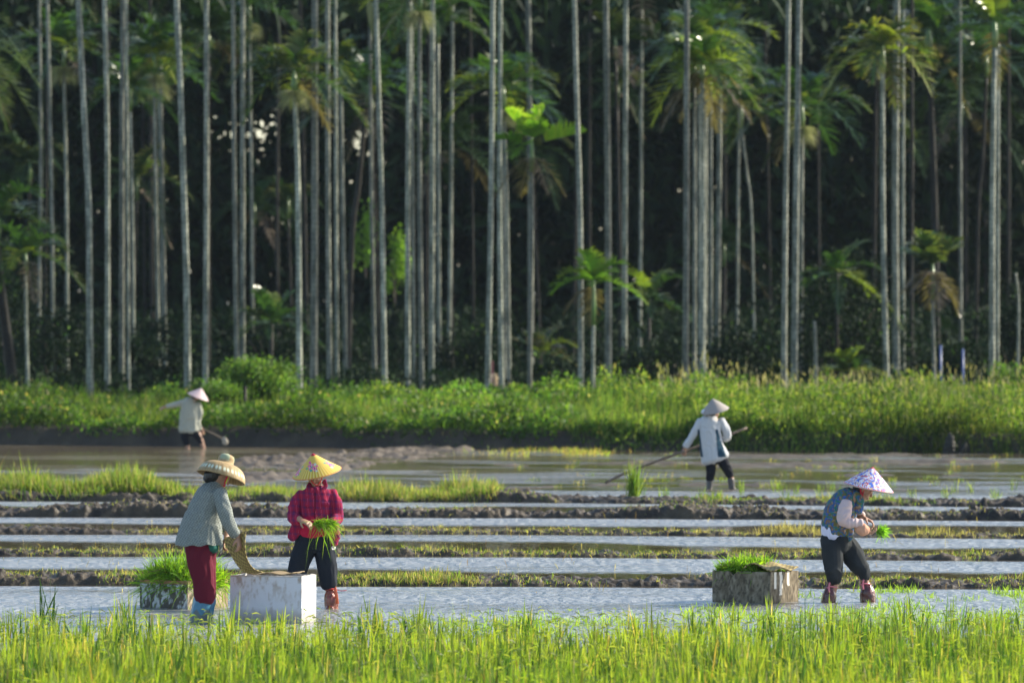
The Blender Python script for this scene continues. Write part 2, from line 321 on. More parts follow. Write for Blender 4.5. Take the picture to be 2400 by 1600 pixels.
def weeds(name, label, gen, m='leaf'):
    bt = Batch()
    for g_ in gen: bt.add(g_)
    return tag(bt.build(name, M[m]), label, 'weeds', kind='stuff')
def bund_weeds(b, n, cover, hmin, hmax, cols, pxr=(-100, 2500), thr=.5, dry=.2, w=.008, seed=0, maxt=None):
    D0 = DW(b[2]); x = RNG.uniform(X(pxr[0], D0), X(pxr[1], D0), n); t = RNG.uniform(.05, maxt or b[5] * .8, n)
    k = fbm(x * cover, t * .8, 3, seed + ord(b[0])) > thr - .12 * (RNG.random(n) - .5); x, t = x[k], t[k]
    x = x + RNG.normal(0, .03, len(x)); z = bund_z(b, x, t); k = z > -.01; x, t, z = x[k], t[k], z[k]; n = len(x)
    pr = fbm(x * 1.2, t, 2, seed + 7); c = mixc(n, cols, .3); q = RNG.random(n) < dry; c[q] = mixc(q.sum(), DRY, .3)
    return blades(np.stack([x, front_line(b, x) + t, z - .01], 1), dirs(n, .45), RNG.uniform(hmin, hmax, n) * (.3 + 1.9 * pr ** 1.5), RNG.uniform(.6, 1.5, n) * w, c, droop=RNG.uniform(0, .5, n))
Bd = {b[0]: b for b in BUNDS}
weeds('grass_tufts', 'yellow-green grass covering the left part of the farthest bund', [
    bund_weeds(Bd['a'], 30000, .35, .14, .50, YGR + GRN, (-80, 400), .40, .30, .012, 1), bund_weeds(Bd['a'], 5000, .6, .08, .26, YGR, (380, 760), .5, .2, .01, 2),
    bund_weeds(Bd['a'], 15000, .7, .10, .32, GRN + YGR + DRY, (780, 1165), .32, .15, .011, 3)])
weeds('bund_weeds', 'short sparse weeds and dry straw along the mud bunds', [
    bund_weeds(Bd['a'], 7000, .7, .04, .12, YGR + GRN, (1150, 2480), .52, .3, .010, 4, 1.2), bund_weeds(Bd['b'], 7000, 1.0, .03, .10, GRN + YGR + DRY, thr=.57, dry=.4),
    bund_weeds(Bd['c'], 12000, .8, .02, .08, YGR + DRY, thr=.50, dry=.5, maxt=.8), bund_weeds(Bd['c'], 2600, 1.3, .1, .24, DRY, (1620, 2420), .5, .8, maxt=.6),
    bund_weeds(Bd['d'], 16000, .8, .02, .09, YGR + GRN + DRY, thr=.46, dry=.4, maxt=.9), bund_weeds(Bd['e'], 20000, .6, .02, .09, GRN + YGR + DRY, thr=.48, dry=.3, maxt=1.3),
    bund_weeds(Bd['e'], 4500, .9, .03, .13, GRN + YGR + DRY, (760, 1120), .42, .3, maxt=1.2)])
# single tall clump on the bund and small seedlings standing in the water
x0 = X(1485, 95.5); n = 170; tag_o = blades(np.stack([x0 + RNG.normal(0, .05, n), 95.4 + RNG.normal(0, .08, n), np.full(n, .1)], 1), dirs(n, .24), RNG.uniform(.15, .72, n), .014, mixc(n, YGR + GRN, .2), droop=RNG.uniform(0, .3, n), segs=3)
bt = Batch(); bt.add(tag_o); tag(bt.build('grass_clump', M['leaf']), 'tall upright grass clump on the bund below the long pole', 'grass')
gen = []
for (pxa, pxb, ya, yb, n) in [(1700, 2450, 1383, 1402, 2600), (2050, 2450, 1385, 1430, 1600), (950, 1500, 1455, 1500, 2200), (1600, 2400, 1425, 1500, 5200), (380, 520, 1375, 1380, 120), (-50, 2450, 1440, 1500, 3200)]:
    px_ = RNG.uniform(pxa, pxb, n); D_ = DW(RNG.uniform(ya, yb, n)); x = X(px_, D_); k = fbm(x * 1.4, D_ * 1.2, 3, 91) > .5; x, D_ = x[k], D_[k]; n = len(x)
    gen.append(blades(np.stack([x, D_, np.full(n, -.01)], 1), dirs(n, .8), RNG.uniform(.05, .17, n), .008, mixc(n, [(.16, .27, .035), (.20, .29, .05)], .25), droop=RNG.uniform(0, .5, n)))
n = 26; px_ = RNG.uniform(1500, 2380, n); D_ = RNG.uniform(96.5, 103, n)
nb = 14; gen.append(blades(np.stack([np.repeat(X(px_, D_), nb) + RNG.normal(0, .04, n * nb), np.repeat(D_, nb), np.zeros(n * nb)], 1), dirs(n * nb, .25), RNG.uniform(.12, .34, n * nb), .010, mixc(n * nb, GRN + YGR, .2), droop=.2))
n = 900; D_ = RNG.uniform(64, 96, n); x = X(RNG.uniform(-60, 2460, n), D_); k = fbm(x * .8, D_ * .8, 2, 97) > .5; x, D_ = x[k], D_[k]; n = len(x)
gen.append(blades(np.stack([x, D_, np.full(n, -.01)], 1), dirs(n, .5), RNG.uniform(.05, .2, n), .007, mixc(n, DRY + [(.2, .12, .06)], .3), droop=.3))
n = 60; px_ = RNG.uniform(1150, 2420, n); D_ = RNG.uniform(103, 128, n)
gen.append(blades(np.stack([np.repeat(X(px_, D_), 12) + RNG.normal(0, .07, n * 12), np.repeat(D_, 12), np.zeros(n * 12)], 1), dirs(n * 12, .5), RNG.uniform(.05, .17, n * 12), .012, mixc(n * 12, GRN + YGR + DRY, .3), droop=.3))
n = 1500; px_ = RNG.normal(1300, 75, n); D_ = 127.0 + np.abs(RNG.normal(0, 3.0, n)); kk = fbm(X(px_, D_) * 1.5, D_ * .8, 2, 55) > .45; px_, D_ = px_[kk], D_[kk]; n = len(D_); gen.append(blades(np.stack([X(px_, D_), D_, np.full(n, -.01)], 1), dirs(n, .6), RNG.uniform(.06, .24, n), .016, mixc(n, DRY + YGR, .3), droop=.3))
weeds('water_weeds', 'loose bright green seedlings and weeds standing in the shallow water', gen, 'ricemat')

# ---------------------------------------------------------------- vegetation of the far bank
def bank(n, pxa, pxb, d0, d1, hmin, hmax, cols, spread, ww, shape, off=.0, dry=.03, rise=0.0, seed=0):
    px_ = RNG.uniform(pxa, pxb, n); dd = RNG.uniform(d0, d1, n); x = X(px_, 140); y = bankD(x) + dd; x = X(px_, y)
    y = bankD(x) + dd; hh = RNG.random(n) ** .7 * rise * np.clip((fbm(x * .8, dd * .5, 3, 3) - .28) * 3.4, .1, 2); z = ground_z(x, y) + hh + off
    tone = fbm(x * .6, dd * .5, 3, seed)[:, None]; cols = np.asarray(cols); big = fbm(x * .22 + 3, dd * .35, 3, 23)[:, None]; c = mixc(n, cols, .3) * (.3 + 1.2 * tone) * (.34 + 1.2 * big); q = RNG.random(n) < dry; c[q] = mixc(q.sum(), DRY, .2)
    hv = (.25 + 1.35 * fbm(x * .9, dd * .9, 3, 15)) if shape == 'blade' else 1.0
    return blades(np.stack([x, y, z], 1), dirs(n, spread), RNG.uniform(hmin, hmax, n) * hv, ww * RNG.uniform(.6, 1.3, n), c, droop=RNG.uniform(0, .6, n), shape=shape)
BG = [(.065, .13, .025), (.09, .16, .03), (.05, .105, .022), (.12, .17, .04)]
weeds('bank_weeds', 'thick leafy green weeds along the far bank', [
    bank(36000, -120, 1900, .35, 3.6, .07, .16, BG, 1.0, .07, 'leaf', rise=.42, seed=1),
    bank(30000, -120, 2520, 3.5, 14, .09, .2, BG, .9, .08, 'leaf', rise=.46, seed=2),
    bank(16000, -120, 2000, .8, 11, .25, .7, BG + YGR + [(.15, .2, .05)], .3, .016, 'blade', rise=.15, seed=12),
    bank(9000, -120, 1640, 1, 12, .2, .5, YGR + BG, .35, .014, 'blade', rise=.1, seed=3),
    bank(2600, 860, 1640, .1, 1.2, .1, .3, BG, .5, .03, 'blade', off=-.1, seed=5)])
weeds('reeds', 'tall yellow-green grass with pale feathery tips on the right bank', [
    bank(11000, 1380, 2520, 2, 10, .5, 1.1, YGR + BG, .12, .016, 'blade', seed=9),
    bank(14000, 1330, 1750, .3, 9, .2, .7, YGR + BG, .3, .017, 'blade', seed=16),
    bank(24000, 1640, 2520, .0, 9, .3, .95, YGR + BG + [(.15, .2, .05)], .22, .018, 'blade', seed=6),
    bank(44000, 1400, 2520, .0, 9, .09, .2, BG + YGR + [(.16, .22, .05)], .7, .045, 'leaf', rise=.72, seed=7),
    bank(1900, 1540, 2520, 3, 12, .14, .30, [(.34, .28, .24), (.24, .23, .13)], .2, .024, 'blade', off=.45, rise=.62, dry=0, seed=8)])
def lit_specks(n, c, lm):
    if lm == 'darkleaf': k = RNG.random(n) < .02; c[k] = mixc(k.sum(), [(.10, .20, .03), (.14, .2, .04)], .2)  # a few leaves coloured brighter to stand for sunlit ones
    return c
def clump_shrub(name, label, cat, px, D, zb, rx, rz, n, size, cols, group=None, stem=True, lm='leaf'):
    x0 = X(px, D); zb = float(ground_z(x0, D)) if zb is None else zb
    e = empty(name, (x0, D, zb)); tag(e, label, cat, group)
    bt = Batch(); k = max(8, n // 130); cc = []
    for _ in range(k):
        v = RNG.normal(0, 1, 3); v /= np.linalg.norm(v); v *= RNG.random() ** .4 * .85; cc.append(v * [rx, rx, rz] + [0, 0, rz * 1.0])
    cc = np.array(cc); i = RNG.integers(0, k, n); P = cc[i] + RNG.normal(0, 1, (n, 3)) * np.array([rx, rx, rz]) * .20; P[:, 2] = np.abs(P[:, 2]) + .03
    tone = RNG.uniform(.6, 1.3, k)[i][:, None]
    bt.add(blades(P, dirs(n, 1.1), RNG.uniform(.6, 1.3, n) * size, RNG.uniform(.35, .6, n) * size, lit_specks(n, mixc(n, cols, .25) * tone, lm), droop=RNG.uniform(0, .6, n), shape='leaf'))
    bt.build('foliage', M[lm], e)
    if stem:
        for j in range(3):
            a = RNG.uniform(0, 6.28); tip = np.array([math.cos(a) * rx * .5, math.sin(a) * rx * .4, rz * 1.2]); 
            tube('stem', catmull([(0, 0, -.05), tip * [.3, .3, .5], tip], 4), np.linspace(.03, .012, 9), M['wood'], e, 6)
    return e
clump_shrub('shrub', 'large rounded leafy bush on the bank right of the pink-hatted worker', 'bush', 600, 145.5, None, 1.05, .66, 7500, .11, BG + [(.13, .2, .05)])
clump_shrub('shrub', 'lower leafy bush between the big bush and the palm trunks', 'bush', 520, 144, None, .85, .42, 3200, .10, BG)
clump_shrub('shrub', 'bright green bush on the bank near the middle of the photo', 'bush', 905, 144, None, .75, .38, 2600, .10, BG + YGR)
clump_shrub('shrub', 'small light green bush on the bank left of the lone young palm', 'bush', 1330, 143, None, .8, .36, 2600, .10, BG + YGR)
clump_shrub('shrub', 'dark green tall weed bush at the right end of the bank', 'bush', 2385, 141, None, .7, .6, 3000, .10, BG)
o = tube('wooden_post', [(0, 0, -.2), (0.01, 0, .75)], .045, M['darktrunk'], loc=(X(574, 143.5), 143.3, .6)); tag(o, 'short dark post standing in the bush on the far bank', 'post')
o = tube('red_post', [(0, 0, -.1), (.01, 0, 1.2)], .035, M['redpaint'], loc=(X(1153, 151), 151, .75)); tag(o, 'thin dull red post standing against a palm trunk', 'post')
for px, hh, lb in ((2206, 1.35, 'bright blue pole beside the short palm with dead fronds'), (2258, 1.25, 'dark blue pole farther right, at the foot of a thin palm')):
    o = tube('blue_pole', [(0, 0, -.1), (-.02, 0, hh + .25)], .035, M['blue'], loc=(X(px, 152), 152, .75)); tag(o, lb, 'pole', 'blue poles in the grass')
# pale plume and pale rock
bt = Batch(); n = 160; bt.add(blades(np.tile([0, 0, .0], (n, 1)) + np.stack([RNG.normal(0, .02, n), RNG.normal(0, .02, n), RNG.uniform(0, .3, n)], 1), dirs(n, .5, bias=(.4, 0)), .16, .02, mixc(n, [(.5, .4, .34)], .15)))
tag(bt.build('grass_plume', M['dryleaf'], loc=(X(1158, 147), 147, 1.25)), 'single pale pinkish grass plume in front of the red post', 'plume')
# ---------------------------------------------------------------- palms
def frond(bt, org, az, el, Ln, droop, leafL, cols, nl=24, ww=.05, tip=None, vshape=.35, base=.12):
    d0 = np.array([math.cos(az) * math.cos(el), math.sin(az) * math.cos(el), math.sin(el)])
    hd = np.array([math.cos(az), math.sin(az), 0]); t = np.linspace(base, 1, nl)
    P = org + d0 * Ln * t[:, None] + np.array([0, 0, -1]) * (droop * Ln * t ** 2.2)[:, None]
    T = np.gradient(P, axis=0); T /= np.linalg.norm(T, axis=1, keepdims=True)
    sidev = np.cross(T, [0, 0, 1.0]); sidev /= np.linalg.norm(sidev, axis=1, keepdims=True) + 1e-9
    up = np.cross(sidev, T)
    ll = leafL * np.sin(np.pi * np.clip(.16 + .80 * t, 0, 1)) ** .7
    for sgn in (-1, 1):
        a = RNG.normal(0, .10, nl)[:, None]; fw = (.25 + .75 * t ** 1.5)[:, None]
        d = sidev * sgn * (1 - .35 * fw) + T * (fw + a) + up * (vshape + RNG.normal(0, .12, nl)[:, None]); d /= np.linalg.norm(d, axis=1, keepdims=True)
        c = mixc(nl, cols, .18)
        tc_ = c * np.array([1.1, 1.05, .9]) if tip is None else mixc(nl, [tip], .2)
        bt.add(blades(P, d, ll * RNG.uniform(.85, 1.1, nl), ww * RNG.uniform(.8, 1.2, nl), c, droop=RNG.uniform(.15, .5, nl), side=T + up * .3, segs=3, tipcol=tc_))
    bt.add(blades(P[:-1], (P[1:] - P[:-1]) / np.linalg.norm(P[1:] - P[:-1], axis=1, keepdims=True), np.linalg.norm(P[1:] - P[:-1], axis=1) * 1.6, .035, np.tile(np.array(cols[0]) * 1.6, (nl - 1, 1)), droop=0, side=sidev[:-1]))
PG = [(.032, .075, .024), (.045, .095, .026), (.025, .06, .02)]; PY = [(.15, .21, .035), (.20, .24, .04)]; PD = [(.115, .09, .068), (.16, .13, .10), (.085, .07, .055)]; PL = [(.11, .22, .03), (.14, .26, .035)]
def crown_batch(n=9, base=.12, vs=.6, L=1.5, el=(-.1, 1.2), droop=.6, leafL=.62, yellow=.2, dead=2, cols=PG, ww=.075, tipc=None, seed=0, nl=24):
    bt = Batch(); rs = random.Random(seed)
    for i in range(n):
        az = i * 2.4 + rs.uniform(-.3, .3); e = el[0] + (el[1] - el[0]) * ((i + .5) / n) ** .9 + rs.uniform(-.1, .1)
        yl = rs.random() < yellow
        frond(bt, np.zeros(3), az, e, L * rs.uniform(.85, 1.12), droop * rs.uniform(.8, 1.2) * (1.15 - .5 * max(e, 0) / 1.4), leafL, (PY if yl else cols), ww=ww, nl=nl, base=base, vshape=vs, tip=tipc or ((.16, .17, .05) if rs.random() < .3 else None))
    for i in range(dead):
        frond(bt, np.array([0, 0, -.1]), i * 2.9 + rs.uniform(0, 2), rs.uniform(-.9, -.2), L * rs.uniform(.6, .9), .5, leafL * .8, PD, ww=ww * .8, nl=nl - 4)
    return bt
def mesh_of(bt, name, m):
    o = bt.build(name, m); me = o.data; bpy.data.objects.remove(o); return me
CROWNS = [mesh_of(crown_batch(seed=k, n=8 + k % 3, L=1.45 + .15 * (k % 3), yellow=.05 + .05 * (k % 2), dead=(k % 4) // 2), 'crown', M['palmleaf']) for k in range(7)]
DARKC = [mesh_of(crown_batch(seed=80 + k, n=9, L=1.6, yellow=.0, dead=k, cols=[(.02, .045, .016), (.028, .06, .018)]), 'crown', M['darkleaf']) for k in range(3)]  # deep-grove crowns, shade put into the leaf colour
SPRAYS = []
for k in range(2):
    bt = Batch(); n = 520; a = RNG.uniform(0, 6.28, n); t = RNG.random(n)
    d = np.stack([np.cos(a), np.sin(a), RNG.uniform(-.9, .5, n)], 1); d /= np.linalg.norm(d, axis=1, keepdims=True)
    bt.add(blades(d * .05, d, RNG.uniform(.25, .55, n), .012, mixc(n, [(.36, .38, .18), (.30, .34, .15), (.40, .40, .24)], .2), droop=.55, segs=3)); SPRAYS.append(mesh_of(bt, 'flower_spray', M['dryleaf']))
def child_mesh(name, me, parent, loc, rz=0, sc=1.0):
    o = bpy.data.objects.new(name, me); o.parent = parent; o.location = loc; o.rotation_euler = (0, 0, rz); o.scale = (sc,) * 3; return link(o)
# trunks: label, image points, width in pixels, distance, kind
def palm(label, pts, wpx, D, top=None, crown=0, cs=1.0, shaft=.75, spray=False, dark=False, name='palm_tree', cat='palm tree', group='slender palms at the field edge', cmesh=None, yaw=None, cr=True):
    gz = None; pts = list(pts); xb = X(pts[-1][0], D); gz = float(ground_z(xb, D)) - .08
    e = empty(name, (xb, D, gz)); tag(e, label, cat, group)
    P = [(X(px, D) - xb, 0, Zp(py, D) - gz) for px, py in pts]
    if P[-1][2] > .05: P.append((0, 0, 0))
    else: P[-1] = (0, 0, 0)
    if pts[0][1] <= 5 and top:      # the trunk goes on above the frame
        z1 = top - gz; a, b = P[0], P[1]; sl = (a[0] - b[0]) / (a[2] - b[2]); P.insert(0, (a[0] + sl * (z1 - a[2]) * .8, .0, z1))
    P = P[::-1]; C_ = catmull(P, 9); r = wpx * .74 / F * D / 2
    # keep heights monotone
    hfr = C_[:, 2] / C_[-1, 2]; rad = r * (1.0 + .22 * np.exp(-hfr * 14)) * (1.04 - .2 * hfr)
    rad = rad * (1 + .02 * np.sin(C_[:, 2] * 5.1 + D))
    tube('trunk', C_, rad, M['darktrunk'] if dark else M['trunk'], e, 14)
    tp = Vector(C_[-1])
    if cr:
        if shaft: tube('crownshaft', [tp - Vector((0, 0, .03)), tp + Vector((.01, 0, shaft * .35)), tp + Vector((.0, 0, shaft))], [r * .95, r * 1.15, r * .5], M['shaft'], e, 10)
        child_mesh('crown', cmesh or CROWNS[crown % len(CROWNS)], e, tp + Vector((0, 0, shaft * .8)), yaw if yaw is not None else random.uniform(0, 6.28), cs)
        if spray: child_mesh('flower_spray', SPRAYS[crown % 2], e, tp + Vector((0, -.05, -.02)), random.uniform(0, 6))
    return e
TR = [
 ('very thin palm trunk closest to the left edge of the photo, honey-coloured rim', [(92, 0), (96, 370), (93, 620), (90, 920)], 11, 168, 14.5),
 ('thin mottled palm trunk, second from the left edge, pale lichen patches', [(111, 0), (117, 250), (122, 520), (125, 930)], 12, 166, 15),
 ('thin dark palm trunk just left of the thick pale leaning trunk', [(150, 160), (156, 480), (158, 920)], 12, 172, None),
 ('thick pale palm trunk leaning left at its top, above the left end of the bank', [(184, 0), (196, 240), (208, 480), (210, 700), (211, 950)], 20, 151, 15.5),
 ('straight palm trunk right of the thick leaning one, sunlit right edge', [(245, 0), (250, 240), (252, 480), (252, 950)], 16, 157, 16),
 ('mottled palm trunk, left one of a tight cluster of three', [(288, 0), (286, 300), (286, 480), (285, 930)], 16, 161, 15.5),
 ('very thin palm trunk with yellow sunlit edge, middle of the tight cluster of three', [(296, 0), (299, 480), (302, 930)], 10, 158, 14.5),
 ('patchy pale palm trunk, right one of the tight cluster of three', [(306, 260), (311, 540), (314, 930)], 11, 167, None),
 ('thin grey palm trunk, left one of a faint pair above the pink-hatted worker', [(361, 180), (366, 480), (373, 920)], 11, 172, None),
 ('thin grey palm trunk, right one of a faint pair above the pink-hatted worker', [(376, 150), (382, 480), (390, 915)], 11, 177, None),
 ('thick pale palm trunk rising straight behind the pink-hatted worker', [(414, 0), (424, 240), (432, 480), (438, 700), (440, 945)], 20, 152, 15.5),
 ('straight pale palm trunk just right of the pink-hatted worker', [(484, 0), (484, 480), (481, 945)], 17, 154, 16),
 ('palm trunk with sunlit edge, left one of a pair above the big bush', [(546, 0), (550, 480), (556, 930)], 14, 160, 15),
 ('shaded mottled palm trunk, right one of a pair above the big bush', [(569, 0), (569, 480), (569, 930)], 16, 166, 15.5),
 ('faint thin palm trunk in the shade right of the big bush', [(585, 60), (590, 480), (593, 900)], 10, 185, None),
 ('thick mottled palm trunk just right of the palm with the yellow flower spray', [(738, 0), (738, 480), (735, 945)], 22, 154, 15.5),
 ('shaded grey palm trunk, third right of the palm with yellow flower spray', [(768, 0), (769, 480), (773, 935)], 16, 160, 15),
 ('narrow sunlit palm trunk standing close behind a grey one, above red shirt worker', [(786, 0), (788, 480), (790, 930)], 12, 164, 14),
 ('thin mottled palm trunk left of the dark leaning trunk', [(799, 200), (803, 480), (811, 920)], 14, 167, None),
 ('dim thin palm trunk between the dark leaning trunk and a bright one', [(867, 60), (871, 480), (879, 920)], 13, 171, None),
 ('bright pale palm trunk leaning slightly, right of the dark leaning trunk', [(881, 0), (888, 240), (895, 480), (902, 930)], 16, 156, 15),
 ('mottled palm trunk, left one of a close pair left of the photo centre', [(960, 0), (956, 480), (956, 930)], 16, 159, 15),
 ('narrow sunlit palm trunk touching its left neighbour, left of photo centre', [(965, 0), (968, 480), (971, 930)], 10, 162, 14),
 ('pale straight palm trunk with golden right edge, middle of the central row', [(983, 30), (984, 480), (989, 930)], 15, 157, None),
 ('dark ringed palm trunk, first right of the golden-edged central one', [(1014, 0), (1013, 480), (1011, 930)], 17, 161, 15.5),
 ('dim mottled palm trunk, second right of the golden-edged central one', [(1026, 100), (1028, 480), (1030, 930)], 13, 168, None),
 ('lone thin grey palm trunk standing in a dark gap near the centre', [(1061, 0), (1057, 480), (1051, 920)], 12, 172, 14),
 ('ringed palm trunk leaning right at the top, left one of the central trio', [(1155, 0), (1152, 400), (1147, 700), (1143, 930)], 17, 153, 16),
 ('green-tinged palm trunk, middle one of the central trio, red post at its foot', [(1173, 0), (1171, 480), (1176, 940)], 15, 156, 15.5),
 ('thin palm trunk, right one of the central trio', [(1180, 260), (1188, 480), (1194, 940)], 13, 159, None),
 ('thick shaded palm trunk behind the palm with the bright yellow-green crown', [(1238, 0), (1241, 240), (1244, 600)], 19, 176, 15),
 ('smooth pale palm trunk leaning left at the top, right of photo centre', [(1346, 0), (1352, 240), (1359, 480), (1361, 700), (1361, 950)], 17, 152, 16),
 ('thick ringed palm trunk behind the young palm with yellow frond tips', [(1420, 0), (1425, 480), (1426, 930)], 21, 158, 15.5),
 ('shaded palm trunk right of the thick ringed one, pink light stripe on top half', [(1467, 0), (1465, 480), (1463, 930)], 17, 165, 15),
 ('faint thin palm trunk deep in the shade right of centre', [(1504, 20), (1502, 480), (1500, 800)], 11, 190, None),
 ('leftmost and brightest trunk of the dense palm bundle above the white-jacket worker', [(1609, 0), (1609, 480), (1606, 940)], 19, 153, 16),
 ('second trunk from the left in the dense palm bundle', [(1627, 200), (1628, 480), (1627, 940)], 13, 156, None),
 ('thin trunk in the middle of the dense palm bundle', [(1639, 140), (1640, 480), (1641, 940)], 12, 159, None),
 ('thick shaded trunk, second from the right in the dense palm bundle', [(1653, 160), (1652, 480), (1650, 940)], 18, 162, None),
 ('rightmost narrow trunk of the dense palm bundle, broken pinkish light stripe', [(1665, 190), (1666, 480), (1666, 930)], 13, 160, None),
 ('grey palm trunk standing apart just right of the dense bundle', [(1688, 120), (1685, 480), (1680, 900)], 17, 171, None),
 ('faint thin palm trunk halfway between dense bundle and the bright pair', [(1733, 220), (1730, 480), (1727, 860)], 10, 182, None),
 ('left trunk of the bright leaning pair right of the white-jacket worker', [(1848, 0), (1845, 240), (1841, 480), (1837, 940)], 17, 154, 16),
 ('right and thicker trunk of the bright leaning pair', [(1873, 0), (1870, 240), (1866, 480), (1861, 940)], 20, 152, 16),
 ('dark trunk half hidden behind the bright leaning pair', [(1880, 300), (1878, 600), (1877, 930)], 14, 166, None),
 ('thick shaded palm trunk touching the palm with arching yellow fronds', [(2102, 0), (2098, 480), (2101, 930)], 22, 160, 15),
 ('dim narrow trunk right of that thick shaded palm', [(2117, 20), (2116, 480), (2117, 930)], 13, 168, None),
 ('faint thin palm trunk above the dark blue pole', [(2250, 0), (2251, 480), (2253, 930)], 11, 172, 14),
 ('thick rough grey palm trunk near the right edge of the photo', [(2331, 110), (2326, 480), (2325, 940)], 19, 155, None),
 ('narrow mottled trunk close behind the thick one near the right edge', [(2340, 90), (2339, 480), (2337, 930)], 12, 160, None),
]
for i, (lb, pts, wp, D, top) in enumerate(TR):
    palm(lb, pts, wp, D, top=top, crown=i, cs=1.0 + .1 * (i % 3), spray=top is None and i % 3 == 2)
palm('palm with full dark crown and pale yellow flower spray above the red shirt worker', [(689, 215), (694, 300), (699, 480), (702, 940)], 18, 153, spray=True, cs=1.25, shaft=.6,
     cmesh=mesh_of(crown_batch(n=11, L=1.5, el=(.0, 1.25), droop=.75, yellow=.12, dead=1, seed=31, tipc=(.16, .16, .05)), 'crown', M['palmleaf']), yaw=.4)
bb = Batch(); BY = [(.22, .36, .04), (.30, .40, .05)]  # yellow-green young leaves, colour raised in place of blocked sunlight
for az, el, L_, dr, vs_, ln in ((.12, .30, 1.35, .06, 1.6, .62), (2.95, 1.0, 1.15, .12, 1.3, .62), (.5, 1.25, 1.1, .10, 1.0, .55), (3.4, .35, 1.1, .25, .9, .5), (5.0, .9, 1.0, .3, .5, .5), (1.6, 1.1, 1.1, .3, .5, .5), (4.2, .2, 1.0, .5, .4, .45)):
    frond(bb, np.zeros(3), az, el, L_, dr, ln, BY if vs_ > .95 else PL, nl=26, ww=.075, vshape=vs_, base=.28)
for az in (.3, 1.9, 3.3, 5.2): frond(bb, np.array([0, 0, -.25]), az, -.5, .95, .5, .42, PD, nl=18, ww=.05)
palm('palm with bright yellow-green sunlit upright crown right of photo centre', [(1246, 400), (1247, 560), (1244, 700), (1241, 940)], 14, 154, cs=1.12, shaft=.85,
     cmesh=mesh_of(bb, 'crown', M['leaf']), yaw=0)
palm('young palm with green crown and yellow-brown frond tips right of centre', [(1391, 760), (1390, 840), (1390, 945)], 13, 150, cs=.95, shaft=1.4,
     cmesh=mesh_of(crown_batch(n=8, L=1.3, el=(-.05, 1.3), droop=.5, yellow=.15, dead=2, cols=PL, seed=14, ww=.07), 'crown', M['leaf']), yaw=.1)
palm('palm with wide arching crown of yellow-tipped fronds near the upper right corner', [(2068, 170), (2069, 480), (2073, 700), (2079, 940)], 18, 153, cs=1.25, shaft=.75,
     cmesh=mesh_of(crown_batch(n=11, L=1.45, el=(-.1, 1.2), droop=.85, yellow=.35, dead=1, seed=23, tipc=(.30, .27, .07)), 'crown', M['palmleaf']), yaw=1.0)
palm('short palm with dark crown over hanging grey-brown dead fronds at right', [(2186, 700), (2188, 820), (2191, 945)], 13, 153, cs=1.0, shaft=1.1,
     cmesh=mesh_of(crown_batch(n=10, L=1.2, el=(.5, 1.35), droop=.3, yellow=0, dead=6, seed=5), 'crown', M['palmleaf']), yaw=2.2)
palm('palm with frond crown at mid height against the left edge of the photo', [(60, 640), (62, 780), (66, 940)], 12, 156, cs=.95, shaft=.6, crown=2)
palm('palm behind the dense bundle, its broad crown topping the bundle', [(1646, 190), (1648, 480), (1647, 930)], 14, 155.5, cs=1.2, shaft=.5,
     cmesh=mesh_of(crown_batch(n=10, L=1.45, el=(-.15, 1.2), droop=.65, yellow=.35, dead=5, seed=44), 'crown', M['palmleaf']), yaw=.3)
palm('palm with a green fan-like crown left of the bright yellow-green one', [(1178, 235), (1180, 480), (1184, 930)], 12, 163, cs=1.1, shaft=.6, crown=5)
palm('palm with spreading crown behind the trunks in the upper left', [(372, 200), (378, 480), (384, 930)], 12, 180, cs=1.35, shaft=.5, crown=1, spray=True)
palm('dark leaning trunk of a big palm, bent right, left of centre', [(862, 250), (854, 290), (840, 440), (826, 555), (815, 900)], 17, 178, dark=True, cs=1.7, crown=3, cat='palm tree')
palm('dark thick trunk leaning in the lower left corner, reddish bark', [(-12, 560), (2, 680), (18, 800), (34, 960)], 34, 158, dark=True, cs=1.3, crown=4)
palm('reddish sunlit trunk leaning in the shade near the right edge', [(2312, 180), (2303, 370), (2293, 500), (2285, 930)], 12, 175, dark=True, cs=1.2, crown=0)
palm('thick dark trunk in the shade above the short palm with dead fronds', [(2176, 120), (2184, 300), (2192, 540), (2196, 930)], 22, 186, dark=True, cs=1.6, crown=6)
palm('sunlit thin trunk leaning in the gap left of the bright pair', [(1738, 300), (1750, 400), (1762, 520), (1770, 930)], 9, 180, cs=1.1, crown=5)
palm('broken leafless palm stump with one sunlit edge, right of the bright pair', [(1908, 752), (1911, 800), (1913, 945)], 13, 152, cr=False, name='palm_stump', cat='tree stump')
palm('broken leafless palm stump at the right edge of the photo', [(2380, 640), (2387, 720), (2384, 945)], 10, 153, cr=False, name='palm_stump', cat='tree stump')
# coconut palm at the upper left
e = palm('big palm with long silvery fronds cut by the left edge of the photo', [(-70, 130), (-60, 480), (-50, 930)], 24, 157, cs=1.0, shaft=.3, name='coconut_palm', group=None,
     cmesh=mesh_of(crown_batch(n=14, L=2.3, el=(-.5, 1.2), droop=.75, leafL=.75, yellow=.2, dead=4, ww=.045, seed=61, nl=38, cols=[(.09, .13, .05), (.12, .15, .07)]), 'crown', M['palmleaf']), yaw=.2)
